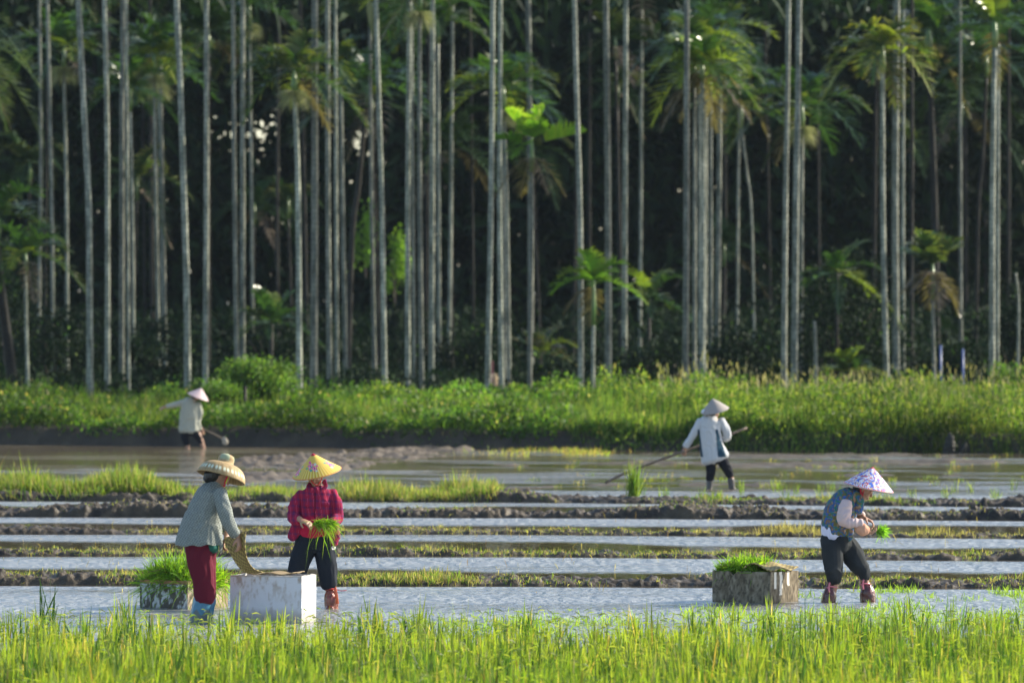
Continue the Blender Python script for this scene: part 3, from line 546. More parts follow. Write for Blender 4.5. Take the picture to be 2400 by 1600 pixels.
# deeper rows: prototypes copied
def copy_tree(o, parent=None):
    c = o.copy(); COL.objects.link(c); c.parent = parent
    for ch in list(o.children): copy_tree(ch, c)
    return c
protos = []
used = set()
GL = 'slender dark palm standing deep in the shade behind the front palms'
for k in range(6):
    D = 190 + k; px = 300 + k * 350
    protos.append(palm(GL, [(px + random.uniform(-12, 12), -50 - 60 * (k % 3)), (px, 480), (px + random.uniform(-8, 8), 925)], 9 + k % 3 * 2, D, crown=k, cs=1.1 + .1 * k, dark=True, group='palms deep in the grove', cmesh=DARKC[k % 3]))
spots = []
rr = random.Random(5)
for k in range(30):
    D = rr.uniform(172, 226); px = rr.uniform(-60, 2460)
    if any(abs(px - q) < 14 for q, _ in spots): continue
    if D > 176 and (abs(px - 512) < 26 or abs(px - 612) < 20): continue
    spots.append((px, D))
for i, (px, D) in enumerate(spots):
    o = copy_tree(protos[i % 6]); x = X(px, D); o.location = (x, D, float(ground_z(x, D)) - .3 - rr.uniform(0, 5.0) * (rr.random() < .6)); o.rotation_euler = (rr.uniform(-.02, .02), rr.uniform(-.02, .02), rr.uniform(0, 6.28))
    o.location.z = max(o.location.z, -4.5)
# understory
UG = [(.010, .021, .012), (.014, .029, .013), (.020, .040, .014), (.013, .026, .016)]  # albedos lowered so the grove interior looks shaded
US = [(1960, 162, .3, 2.2, 2.1, 4200, 'leafy understory tree with sunlit leaves between the bright pair and yellow-tipped palm'),
      (2010, 166, .3, 1.8, 1.6, 2600, 'rounded dark bush left of the yellow-tipped palm, middle height'),
      (2230, 160, .3, 1.3, .9, 2200, 'dark bush with a few lit leaves behind the short dead-frond palm'),
      (1730, 158, .2, 1.4, 1.0, 2400, 'dark bush right of the dense palm bundle'),
      (1500, 160, .1, 1.7, .8, 2400, 'low dark bush under the thick ringed palms right of centre'),
      (1270, 158, .1, 1.3, .5, 1500, 'low brownish bush at the foot of the yellow-green palm'),
      (858, 200, 4.5, .5, 1.2, 700, 'bright green sunlit tree far behind the dark leaning trunk'),
      (925, 203, 3.5, .5, 1.6, 700, 'pale green tree far behind the bright leaning palm'),
      (640, 168, .2, 1.6, 1.3, 2400, 'dark bush in the shade left of the flower spray palm'),
      (120, 164, .2, 1.5, 1.3, 2600, 'dark green bush among the thin trunks at far left'),
      (330, 163, .2, 1.5, 1.0, 2200, 'dark bush behind the tight cluster of three palms'),
      (20, 172, .5, 1.7, 2.6, 2600, 'tall dark foliage behind the lower left corner trunk'),
      (1080, 168, .2, 2.0, 1.2, 2400, 'dark bush in the gap between central row and central trio'),
      (2370, 166, .3, 1.3, 1.6, 2200, 'dark bush behind the stump at the right edge')]
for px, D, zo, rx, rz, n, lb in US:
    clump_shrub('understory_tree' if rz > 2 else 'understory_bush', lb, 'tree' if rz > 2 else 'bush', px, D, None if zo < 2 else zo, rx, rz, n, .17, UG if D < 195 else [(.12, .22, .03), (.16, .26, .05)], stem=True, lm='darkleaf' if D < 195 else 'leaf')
def fern_palm(label, px, py, D, L, n, cols, seed, el=(.3, 1.3)):
    x = X(px, D); gz = float(ground_z(x, D)); e = empty('young_palm', (x, D, gz)); tag(e, label, 'young palm')
    h = max(.1, Zp(py, D) - gz); tube('trunk', [(0, 0, -.1), (.02, 0, h)], .05, M['darktrunk'], e, 8)
    o = crown_batch(n=n, L=L, el=el, droop=.5, yellow=.1, dead=0, cols=cols, seed=seed, leafL=.42).build('crown', M['palmleaf'], e); o.location = (0, 0, h)
fern_palm('small young palm with feathery fronds low behind the grass, right of the stump', 1985, 875, 153, 1.1, 9, PG, 71)
fern_palm('young dark palm in the shade below the dense bundle crown', 1520, 700, 166, 1.8, 9, PG, 72, (-.2, 1.2))
fern_palm('young dark palm with drooping fronds in the shade left of flower spray palm', 635, 760, 162, 1.7, 10, PG, 73, (0, 1.3))
fern_palm('dark young palm low in the shade right of the central trio', 1265, 830, 170, 1.5, 9, PD + PG, 74, (0, 1.2))
fern_palm('dark drooping young palm between the bright pair and the yellow-tipped palm', 1960, 640, 160, 1.8, 9, PG, 75, (-.3, 1.0))
GF = 'dim palm with a drooping crown low among the dark trunks of the grove'
fc = [mesh_of(crown_batch(seed=120 + k, n=9, L=2.0, el=(-.2, 1.2), droop=.7, yellow=.05, dead=k, cols=[(.020, .045, .018), (.028, .06, .02)], leafL=.6, nl=28), 'crown', M['darkleaf']) for k in range(3)]  # low grove crowns in colours darkened to look shaded
for k in range(12):
    px, D = 90 + k * 200 + rr.uniform(-50, 50), rr.uniform(172, 206)
    if abs(px - 512) < 40 or abs(px - 612) < 34: px += 90
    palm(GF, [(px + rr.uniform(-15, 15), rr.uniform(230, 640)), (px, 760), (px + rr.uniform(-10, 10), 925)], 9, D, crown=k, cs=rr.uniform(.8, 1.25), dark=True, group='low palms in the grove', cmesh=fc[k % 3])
# the closed wood behind; canopy and side leaves added to shade the grove
def wood(n, x0, x1, D0, D1, z0, z1, size, cols, gaps=(), thin=0):
    x = RNG.uniform(x0, x1, n); y = RNG.uniform(D0, D1, n); z = z0 + (z1 - z0) * RNG.random(n)
    px = x / y * F + 1200; py = HZ - (z - H) / y * F; k = np.ones(n, bool)
    for gx, gy, rx, ry in gaps: k &= ((px - gx) / (rx * 1.4)) ** 2 + ((py - gy) / (ry * 1.15)) ** 2 > .35 + .75 * RNG.random(n)
    if thin: k &= fbm(x * .5, z * .5 + y * .1, 3, 71) > thin
    x, y, z = x[k], y[k], z[k]; n = len(x)
    return blades(np.stack([x, y, z], 1), dirs(n, 1.4), RNG.uniform(.6, 1.4, n) * size, size * .3, mixc(n, cols, .35), droop=RNG.uniform(0, .7, n), shape='leaf')
GAPS = [(510, 305, 20, 68), (612, 290, 32, 62), (600, 375, 26, 22), (845, 335, 30, 55), (1045, 280, 14, 22), (1060, 318, 12, 12), (545, 335, 12, 40)]
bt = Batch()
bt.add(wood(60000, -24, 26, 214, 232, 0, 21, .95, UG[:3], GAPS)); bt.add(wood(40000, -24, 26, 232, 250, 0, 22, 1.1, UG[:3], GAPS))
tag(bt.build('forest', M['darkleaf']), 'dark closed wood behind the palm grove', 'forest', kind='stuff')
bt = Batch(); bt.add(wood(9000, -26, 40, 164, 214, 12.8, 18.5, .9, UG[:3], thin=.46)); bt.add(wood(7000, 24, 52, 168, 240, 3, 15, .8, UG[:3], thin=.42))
tag(bt.build('shade_canopy', M['darkleaf']), 'leafy canopy and side foliage added to shade the grove', 'canopy', kind='stuff')
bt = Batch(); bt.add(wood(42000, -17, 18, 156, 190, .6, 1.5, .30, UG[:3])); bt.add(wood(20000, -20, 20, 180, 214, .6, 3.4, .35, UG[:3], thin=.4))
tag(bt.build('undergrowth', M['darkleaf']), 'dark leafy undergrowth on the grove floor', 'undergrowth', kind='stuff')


# thin morning haze
hz = bpy.data.materials.new('haze'); hz.use_nodes = True; N = hz.node_tree.nodes; N.remove(N['Principled BSDF']); pv = N.new('ShaderNodeVolumePrincipled'); pv.inputs['Density'].default_value = .00006; pv.inputs['Color'].default_value = (.70, .85, 1, 1); hz.node_tree.links.new(pv.outputs[0], N['Material Output'].inputs['Volume'])
v = np.array([(x, y, z) for x in (-4100, 4100) for y in (-3100, 8100) for z in (-1.6, 26)], float)
tag(npmesh('haze', v, [np.array([[0, 1, 3, 2], [4, 6, 7, 5], [0, 4, 5, 1], [2, 3, 7, 6], [0, 2, 6, 4], [1, 5, 7, 3]])], hz, smooth=False), 'thin bluish morning haze in the air', kind='stuff')
# ---------------------------------------------------------------- figures
def loft(pts, ra, rb, side=(0, 1, 0), n=16, k=4):
    """closed elliptical tube; ra = half width across, rb = half width along side"""
    pts = catmull(pts, k); m0 = len(ra); tt = np.linspace(0, m0 - 1, len(pts)); ra = np.interp(tt, range(m0), ra); rb = np.interp(tt, range(m0), rb)
    T = np.gradient(pts, axis=0); T /= np.linalg.norm(T, axis=1, keepdims=True)
    for end in (0, 1):             # rounded ends
        e, t, r = (pts[0], -T[0], min(ra[0], rb[0])) if end == 0 else (pts[-1], T[-1], min(ra[-1], rb[-1]))
        ex = [(e + t * r * .5 * .6, .86), (e + t * r * .85 * .6, .5)]
        for q, f in ex:
            if end == 0: pts = np.concatenate([[q], pts]); ra = np.concatenate([[ra[0 if f > .8 else 1] * f], ra]); rb = np.concatenate([[rb[0 if f > .8 else 1] * f], rb]); T = np.concatenate([T[:1], T])
            else: pts = np.concatenate([pts, [q]]); ra = np.concatenate([ra, [ra[-1 if f > .8 else -2] * f]]); rb = np.concatenate([rb, [rb[-1 if f > .8 else -2] * f]]); T = np.concatenate([T, T[-1:]])
    side = np.array(side, float); V = []; th = np.arange(n) * 2 * np.pi / n
    for i in range(len(pts)):
        s = side - T[i] * np.dot(side, T[i]); s /= np.linalg.norm(s) + 1e-9; a = np.cross(T[i], s)
        V.append(pts[i] + ra[i] * np.cos(th)[:, None] * a + rb[i] * np.sin(th)[:, None] * s)
    m = len(pts); V = np.concatenate(V + [pts[:1], pts[-1:]]); i = np.arange(m - 1)[:, None] * n; j = np.arange(n)[None, :]; j2 = (j + 1) % n
    Q = np.stack([i + j, i + j2, i + n + j2, i + n + j], -1).reshape(-1, 4); K = m * n; jj = np.arange(n)
    Tt = np.concatenate([np.stack([np.full(n, K), (jj + 1) % n, jj], 1), np.stack([np.full(n, K + 1), (m - 1) * n + jj, (m - 1) * n + (jj + 1) % n], 1)])
    return V, Q, Tt
def ball(c, r, n=16):
    c = np.array(c, float); r = np.broadcast_to(r, (3,)); th = np.linspace(-np.pi / 2, np.pi / 2, n)
    pts = [c + [0, 0, r[2] * math.sin(a)] for a in th[1:-1]]; V = []; p = np.arange(n) * 2 * np.pi / n
    for a in th[1:-1]: V.append(c + np.stack([r[0] * math.cos(a) * np.cos(p), r[1] * math.cos(a) * np.sin(p), np.full(n, r[2] * math.sin(a))], 1))
    m = len(V); V = np.concatenate(V + [[c - [0, 0, r[2]]], [c + [0, 0, r[2]]]]); i = np.arange(m - 1)[:, None] * n; j = np.arange(n)[None, :]; j2 = (j + 1) % n
    Q = np.stack([i + j, i + j2, i + n + j2, i + n + j], -1).reshape(-1, 4); K = m * n; jj = np.arange(n)
    Tt = np.concatenate([np.stack([np.full(n, K), (jj + 1) % n, jj], 1), np.stack([np.full(n, K + 1), (m - 1) * n + jj, (m - 1) * n + (jj + 1) % n], 1)])
    return V, Q, Tt
def fuse(name, parts, m, parent=None, vox=.007, smooth=3, colf=None, fold=0.0, fs=14, loc=None, seed=0, post=None):
    V = []; Q = []; T = []; n = 0
    for v, q, t in parts: V.append(v); Q.append(q + n); T.append(t + n); n += len(v)
    tmp = npmesh('tmp', np.concatenate(V), [np.concatenate(Q), np.concatenate(T)], m)
    md = tmp.modifiers.new('r', 'REMESH'); md.mode = 'VOXEL'; md.voxel_size = vox
    if smooth: s = tmp.modifiers.new('s', 'SMOOTH'); s.factor = .5; s.iterations = smooth
    dg = bpy.context.evaluated_depsgraph_get(); dg.update(); me = bpy.data.meshes.new_from_object(tmp.evaluated_get(dg)); bpy.data.objects.remove(tmp)
    me.name = name; nv = len(me.vertices); P = np.empty(nv * 3, np.float32); me.vertices.foreach_get('co', P); P = P.reshape(-1, 3)
    if fold:
        Nn = np.empty(nv * 3, np.float32); me.vertices.foreach_get('normal', Nn); Nn = Nn.reshape(-1, 3)
        h = np.array([mnoise.noise(Vector((p[0] * fs + seed, p[1] * fs, p[2] * fs * .55 + 1.5 * mnoise.noise(Vector((p[0] * 5, p[1] * 5, p[2] * 5 + seed)))))) for p in P])
        h = 1 - np.abs(h) * 2.4; P = P + Nn * (h * fold)[:, None]
    if post: P = post(P)
    me.vertices.foreach_set('co', P.astype(np.float32).ravel()); me.update()
    me.polygons.foreach_set('use_smooth', np.ones(len(me.polygons), bool))
    c = colf(P) if callable(colf) else np.tile(np.array(colf if colf is not None else (.5, .5, .5)), (nv, 1))
    setcol(me, c); me.materials.clear(); me.materials.append(m)
    o = bpy.data.objects.new(name, me)
    if loc is not None: o.location = loc
    return link(o, parent)
class Fig:
    def __init__(s, px0, D, zo, zs):
        s.D = D; s.s = F / D; s.px0 = px0; s.py0 = HZ + H * s.s; s.zo = zo; s.zs = zs; s.loc = (X(px0, D), D, 0); s.k = zs * s.s
    def P(s, u, v, y=0.0): return np.array([(s.zo[0] + u / s.zs - s.px0) / s.s, y, (s.py0 - s.zo[1] - v / s.zs) / s.s])
    def limb(s, pts, r, rb=None, **kw):
        r = np.array(r, float) / s.k; rb = r if rb is None else np.array(rb, float); return loft([s.P(*p) for p in pts], r, rb, **kw)
def hand(w, d, n, size=1.0, curl=.6, flip=1):
    """palm and five fingers; w wrist, d direction, n palm normal side"""
    w = np.array(w, float); d = np.array(d, float); d /= np.linalg.norm(d); n = np.array(n, float); n -= d * np.dot(n, d); n /= np.linalg.norm(n); a = np.cross(d, n) * flip
    S = size; parts = [loft([w, w + d * .045 * S, w + d * .09 * S], np.array([.024, .036, .038]) * S, np.array([.018, .016, .014]) * S, side=n, n=12, k=3)]
    for i, (o, ln) in enumerate(((-.030, .066), (-.010, .076), (.011, .071), (.031, .055))):
        b = w + d * .085 * S + a * o * S; c = curl + .06 * i; p1 = b + (d * math.cos(c * .5) + n * math.sin(c * .5)) * ln * .45 * S
        p2 = p1 + (d * math.cos(c * 1.3) + n * math.sin(c * 1.3)) * ln * .32 * S; p3 = p2 + (d * math.cos(c * 2) + n * math.sin(c * 2)) * ln * .28 * S
        parts.append(loft([b, p1, p2, p3], np.array([.0095, .009, .0085, .007]) * S, np.array([.0095, .009, .0085, .007]) * S, side=n, n=8, k=2))
    b = w + d * .03 * S - a * .026 * S; p1 = b + (d * .6 - a * .6 + n * .5) * .035 * S; p2 = p1 + (d * .8 - a * .1 + n * .6) * .03 * S
    parts.append(loft([b, p1, p2], np.array([.013, .011, .009]) * S, np.array([.013, .011, .009]) * S, side=n, n=8, k=2)); return parts
SK = np.array([.34, .19, .125])
def skincol(P):
    n = np.array([mnoise.noise(Vector(p * 22.0)) for p in P])[:, None]; return SK * (1 + .12 * n)
def headparts(c, face, up, S=1.0):
    """skull, jaw, nose, lips, brow, ears, eyelids facing along 'face'"""
    c = np.array(c); f = np.array(face, float); f /= np.linalg.norm(f); u = np.array(up, float); u -= f * np.dot(u, f); u /= np.linalg.norm(u); a = np.cross(f, u)
    def q(x, y, z): return c + (a * x + f * y + u * z) * S
    L_ = [loft([q(0, -.02, .085), q(0, -.015, .04), q(0, 0, 0), q(0, .02, -.05), q(0, .045, -.10)], np.array([.055, .074, .076, .064, .035]) * S, np.array([.065, .092, .094, .078, .04]) * S, side=f, n=20, k=3)]
    L_.append(loft([q(0, .083, .012), q(0, .103, -.012), q(0, .108, -.028)], np.array([.009, .012, .015]) * S, np.array([.01, .012, .012]) * S, side=f, n=8, k=2))
    L_.append(loft([q(-.022, .088, -.058), q(0, .097, -.056), q(.022, .088, -.058)], np.array([.006, .009, .006]) * S, np.array([.006, .009, .006]) * S, n=8, k=2))
    L_.append(loft([q(-.022, .084, -.070), q(0, .093, -.070), q(.022, .084, -.070)], np.array([.006, .010, .006]) * S, np.array([.006, .009, .006]) * S, n=8, k=2))
    L_.append(loft([q(-.045, .075, .022), q(0, .088, .022), q(.045, .075, .022)], np.array([.008, .01, .008]) * S, np.array([.008, .01, .008]) * S, n=8, k=2))
    for sg in (-1, 1):
        L_.append(ball(q(sg * .032, .076, .002), .014 * S, 10)); L_.append(loft([q(sg * .078, -.005, .02), q(sg * .084, -.012, 0), q(sg * .078, 0, -.03)], np.array([.012, .018, .01]) * S, np.array([.006, .008, .005]) * S, side=a, n=8, k=2))
        L_.append(ball(q(sg * .042, .062, -.03), .026 * S, 10))
    return L_
def face_bits(c, face, up, parent, S=1.0):
    c = np.array(c); f = np.array(face, float); f /= np.linalg.norm(f); u = np.array(up, float); u -= f * np.dot(u, f); u /= np.linalg.norm(u); a = np.cross(f, u)
    for sg in (-1, 1):
        v, q_, t = ball(c + (a * sg * .032 + f * .085 + u * .002) * S, .0085 * S, 8); npmesh('eye', v, [q_, t], M['hair'], parent)
def lathe(name, prof, colf, m, parent, loc, axis, n=96, twist=0.0):
    prof = np.array(prof, float); k = len(prof); th = np.arange(n) * 2 * np.pi / n
    V = np.stack([prof[:, 0][:, None] * np.cos(th), prof[:, 0][:, None] * np.sin(th), np.repeat(prof[:, 1][:, None], n, 1)], -1).reshape(-1, 3)
    i = np.arange(k - 1)[:, None] * n; j = np.arange(n)[None, :]; j2 = (j + 1) % n; Q = np.stack([i + j, i + n + j, i + n + j2, i + j2], -1).reshape(-1, 4)
    C = colf(V, np.repeat(np.arange(k), n), np.tile(th, k), np.repeat(prof[:, 0], n)); o = npmesh(name, V, [Q], m, parent, C)
    z = Vector(axis).normalized(); o.rotation_mode = 'QUATERNION'; o.rotation_quaternion = z.to_track_quat('Z', 'Y'); o.location = loc; return o
def cone_prof(Rr, h, sag=.06, n=40, thick=.006):
    t = np.linspace(.004, 1, n); z = h * (1 - t) - sag * h * np.sin(np.pi * t) * 1.0; out = list(zip(Rr * t, z))
    return out + [(Rr + .004, -.004), (Rr, -.010), (Rr - .006, -.006)] + [(Rr * q - .008, h * (1 - q) - sag * h * math.sin(math.pi * q) - thick) for q in np.linspace(1, .02, 14)]
def hat_yellow(V, ring, th, r):
    c = np.tile([.78, .60, .10], (len(V), 1)); st = (np.sin(th * 44) > -.2); c[st] = [.84, .66, .26]; R0 = .264; z = V[:, 2]
    pale = (np.sin(th * 44 + .9) > .72); c[pale] = [.60, .34, .03]
    inner = ring >= 43; c[inner] = [.45, .33, .12]; c[r < .028] = [.45, .02, .05]; c[(r > R0 * .985) & ~inner] = [.75, .16, .05]
    def flower(a0, r0, s, seed):
        x = (((th - a0 + np.pi) % (2 * np.pi)) - np.pi) * r; y = r - r0; d = np.hypot(x, y); an = np.arctan2(y, x); w_ = s * (.72 + .28 * np.cos(5 * an + seed)); k = (d < w_) & ~inner
        c[k] = [.70, .10, .30]; k2 = (d < w_ * .7) & (np.sin(an * 7 + d * 160 + seed) > .1) & ~inner; c[k2] = [.85, .55, .66]; c[(d < s * .18) & ~inner] = [.35, .02, .12]
        for j in range(4):
            lx, ly = s * 1.2 * math.cos(seed + j * 1.7), s * 1.05 * math.sin(seed + j * 1.7); k = (((x - lx) / (s * .38)) ** 2 + ((y - ly) / (s * .3)) ** 2 < 1) & ~inner & ~(d < w_); c[k] = [(.12, .42, .22), (.72, .12, .34), (.62, .68, .55), (.10, .38, .30)][j]
    for j, (a0, r0, s) in enumerate([(-2.25, .185, .045), (-2.0, .215, .028), (-1.15, .13, .040), (-.85, .16, .032), (.4, .17, .045), (1.3, .15, .04), (2.5, .17, .045)]): flower(a0, r0, s, j * 1.3)
    return c
def hat_floral(V, ring, th, r):
    c = np.tile([.74, .72, .80], (len(V), 1)); inner = ring >= 43; x = V[:, 0]; y = V[:, 1]
    pal = [(.08, .16, .60), (.10, .22, .66), (.55, .10, .12), (.70, .45, .20), (.16, .24, .62), (.80, .80, .85), (.12, .10, .40)]
    n1 = np.array([mnoise.noise(Vector((p[0] * 30, p[1] * 30, p[2] * 30))) for p in V]); n2 = np.array([mnoise.noise(Vector((p[0] * 48 + 9, p[1] * 48, p[2] * 48))) for p in V])
    k = (n1 > .08); c[k] = pal[1]; k = (n1 > .34); c[k] = pal[0]; k = (n2 > .26); c[k] = pal[2]; k = n2 < -.36; c[k] = pal[3]; k = (n2 < -.2) & (n1 < -.25); c[k] = pal[6]
    c[inner] = [.5, .45, .45]; c[r < .024] = [.55, .08, .06]; c[(r > .268) & ~inner] = [.72, .14, .08]; return c
def hat_plain(base, inner=(.3, .26, .22)):
    def f(V, ring, th, r):
        c = np.tile(base, (len(V), 1)) * (1 + .07 * np.sin(th * 40))[:, None] * (1 + .06 * np.sin(r * 300))[:, None]; c[ring >= 43] = inner; return c
    return f
def ribbon(name, pts, wd, col, parent, m='plastic', nrm=(0, 1, 0)):
    pts = catmull(pts, 5); T = np.gradient(pts, axis=0); T /= np.linalg.norm(T, axis=1, keepdims=True); s = np.cross(T, nrm); s /= np.linalg.norm(s, axis=1, keepdims=True); wd = np.broadcast_to(wd, (len(pts),))[:, None] / 2; th = np.array(nrm) * .0015
    V = np.concatenate([pts - s * wd - th, pts + s * wd - th, pts + s * wd + th, pts - s * wd + th]); n = len(pts); i = np.arange(n - 1)
    Q = np.concatenate([np.stack([i + a * n, i + 1 + a * n, i + 1 + b * n, i + b * n], 1) for a, b in ((0, 1), (1, 2), (2, 3), (3, 0))])
    return npmesh(name, V, [Q], M[m], parent, np.tile(col, (len(V), 1)) if np.ndim(col) == 1 else None)
def person(fig, parts, label, vox=.0055):
    o = fuse('person', parts, M['skin'], vox=vox, smooth=2, colf=skincol, loc=fig.loc); tag(o, label, 'person', 'workers in the paddies'); return o
def seedlings(name, n, box, L, spread, cols, parent=None, loc=None, bias=(0, 0), ww=.006, droop=(.1, .6)):
    b = np.stack([RNG.uniform(*box[0], n), RNG.uniform(*box[1], n), RNG.uniform(*box[2], n)], 1); c = mixc(n, cols, .25)
    bt = Batch(); bt.add(blades(b, dirs(n, spread, bias=bias), RNG.uniform(.5, 1.15, n) * L, ww, c, droop=RNG.uniform(*droop, n), segs=3, tipcol=c * [1.3, 1.2, 1])); return bt.build(name, M['ricemat'], parent, loc)
SG = [(.12, .25, .03), (.17, .30, .035), (.21, .34, .04), (.08, .18, .025)]

# --- woman in the straw hat
A = Fig(480, 57.6, (300, 1040), 3.563); P = A.P
hc = P(775, 268, -.02); fA = (.80, .10, -.58)
body = headparts(hc, fA, (.58, -.02, .8)) + [A.limb([(725, 350, .0), (752, 300, -.01)], [48, 44], [.058, .055]),
    A.limb([(712, 385), (665, 540), (625, 700), (610, 830)], [60, 90, 100, 110], [.10, .13, .14, .14]),
    A.limb([(765, 450, -.13), (845, 640, -.20), (925, 765, -.17)], [34, 32, 24]), A.limb([(755, 450, .13), (830, 640, .2), (820, 780, .05)], [40, 32, 24]),
    A.limb([(600, 840, -.09), (640, 1080, -.08), (595, 1420, -.06), (570, 1500, -.05)], [80, 62, 42, 38]), A.limb([(640, 850, .09), (655, 1080, .08), (655, 1300, .08), (630, 1500, .06)], [80, 62, 46, 38])]
body += hand(P(925, 765, -.17), (.18, -.05, -1), (-.8, .5, -.1), 1.12, .75, 1) + hand(P(818, 778, .03), (-.35, -.4, -1), (.9, .2, -.1), 1.05, .8, -1)
pA = person(A, body, 'woman in a wide woven straw hat and grey checked jacket, bending over the white box')
fuse('hair', [ball(P(715, 262, -.01), (.10, .095, .075)), ball(P(668, 285, -.01), (.052, .06, .045)), ball(P(745, 240, -.02), (.09, .10, .07)), ball(P(690, 300, .0), (.055, .06, .035))], M['hair'], pA, .01, 3, fold=.004, fs=40)
def jackcol(Pv):
    x, y, z = Pv.T; s1 = np.sin((x + .3 * z) * 2 * np.pi / .034); s2 = np.sin((z - .2 * x) * 2 * np.pi / .030); c = np.tile([.15, .17, .16], (len(Pv), 1))
    k = (s1 > 0) ^ (s2 > .2); c[k] = [.245, .265, .245]; c[(s1 > .8)] *= .8; return c
fuse('jacket', [A.limb([(738, 335, 0), (705, 410, 0), (648, 560, 0), (612, 700, 0), (594, 850, 0)], [62, 122, 146, 174, 204], [.085, .175, .19, .21, .23]),
    A.limb([(770, 400, -.13), (805, 520, -.2), (848, 650, -.21), (900, 745, -.18)], [62, 58, 54, 44], [.07, .07, .064, .052]), A.limb([(760, 410, .15), (815, 600, .21), (830, 720, .12)], [55, 52, 44]),
    A.limb([(700, 700, -.12), (762, 860, -.10)], [60, 40], [.05, .03]), A.limb([(700, 345, -.03), (735, 330, -.05), (760, 350, -.03)], [18, 18, 18], [.02, .02, .02])], M['cloth'], pA, .0075, 2, jackcol, .007, 11, seed=1, post=lambda Pv: np.stack([Pv[:, 0], Pv[:, 1], np.where((Pv[:, 0] < P(770, 0)[0]), np.maximum(Pv[:, 2], P(0, 842)[2] + .04 * (Pv[:, 0] - P(600, 0)[0]) + .008 * np.sin(Pv[:, 0] * 40)), Pv[:, 2])], 1))
fuse('undershirt', [A.limb([(700, 760, -.05), (715, 880, -.10)], [60, 42], [.10, .08])], M['cloth'], pA, .01, 2, (.03, .13, .10), .004)
fuse('trousers', [A.limb([(605, 770, 0), (606, 860, 0)], [135, 132], [.17, .165]), A.limb([(590, 840, -.08), (606, 980, -.085), (635, 1130, -.08), (640, 1295, -.065)], [112, 106, 92, 84], [.12, .115, .10, .10]),
    A.limb([(630, 840, .08), (640, 980, .085), (650, 1130, .08), (655, 1290, .08)], [105, 88, 78, 70], [.12, .115, .10, .10])], M['cloth'], pA, .0075, 2, (.105, .012, .025), .008, 9, seed=4)
def bootcol(Pv): 
    c = np.tile([.05, .17, .27], (len(Pv), 1)); k = Pv[:, 2] < .12 + .03 * np.sin(Pv[:, 0] * 60); c[k] = [.09, .12, .13]; return c
for yy, pts in ((-.06, [(628, 1290, -.06), (600, 1400, -.06), (575, 1500, -.05)]), (.08, [(655, 1300, .08), (645, 1400, .08), (635, 1510, .06)])):
    fuse('boot', [A.limb(pts, [78, 70, 66], [.095, .085, .08]), A.limb([(pts[2][0] - 10, 1500, yy), (pts[2][0] + 110, 1530, yy - .02)], [40, 36], [.05, .045])], M['rubber'], pA, .008, 2, bootcol, .004, 16)
def strawcol(V, ring, th, r):
    c = np.tile([.32, .225, .11], (len(V), 1)) * (1 + .16 * np.sign(np.sin(th * 60)) * np.sign(np.sin(r * 700 + V[:, 2] * 500)))[:, None]; band = (ring >= 13) & (ring <= 14); st = band & (np.sin(th * 34) > 0); c[st] = [.62, .66, .50]
    k = (ring <= 5) & (np.sin(th * 3 + 1) > -.4); c[k] = [.30, .34, .22]; inner = ring > 19; c[inner] = c[inner] * .8; return c
lathe('straw_hat', [(.002, .245), (.025, .236), (.05, .233), (.070, .222), (.080, .203), (.083, .18), (.082, .155), (.092, .142), (.115, .138), (.145, .130), (.175, .117), (.20, .099), (.218, .078), (.230, .055), (.237, .044), (.246, .020), (.251, -.002), (.252, -.012), (.246, -.015), (.243, -.008), (.232, .03), (.212, .07), (.17, .108), (.1, .13), (.01, .135)],
    strawcol, M['straw'], pA, P(780, 272, -.02), (.27, .19, .94), 120)
ribbon('hat_strap', [P(852, 250, -.11), P(835, 275, -.115), P(820, 310, -.10), P(802, 352, -.05)], .026, (.60, .03, .06), pA, 'silk')
ribbon('hat_strap', [P(850, 262, -.113), P(832, 300, -.119), P(818, 330, -.096)], .010, (.55, .60, .05), pA, 'silk')

# --- worker in the red plaid shirt
B = Fig(730, 60.6, (300, 1040), 3.563); P = B.P
hb = P(1566, 262, -.03); fB = (-.12, -.88, -.46)
body = headparts(hb, fB, (-.02, -.40, .9), 1.0) + [B.limb([(1580, 380, .01), (1575, 310, -.01)], [46, 42], [.06, .055]), B.limb([(1578, 400), (1570, 560), (1565, 700), (1565, 800)], [120, 115, 110, 120], [.10, .11, .10, .11]),
    B.limb([(1445, 425, 0), (1388, 600, -.03), (1440, 622, -.22)], [40, 34, 26]), B.limb([(1705, 420, 0), (1745, 620, -.02), (1692, 655, -.22)], [40, 34, 26]),
    B.limb([(1490, 850), (1420, 1010), (1390, 1190), (1385, 1385)], [75, 62, 42, 34]), B.limb([(1645, 850), (1665, 1030), (1685, 1190), (1700, 1385)], [75, 58, 40, 34])]
body += hand(P(1440, 622, -.22), (.75, -.35, -.32), (.2, .3, -1), 1.15, .55, 1) + hand(P(1692, 655, -.22), (-.7, -.4, -.15), (-.1, .5, -.8), 1.1, .8, -1)
pB = person(B, body, 'person in a red plaid shirt and yellow cone hat holding green seedlings')
fuse('hair', [ball(P(1572, 232, .01), (.092, .098, .075)), ball(P(1578, 268, .05), (.08, .06, .07))], M['hair'], pB, .01, 3)
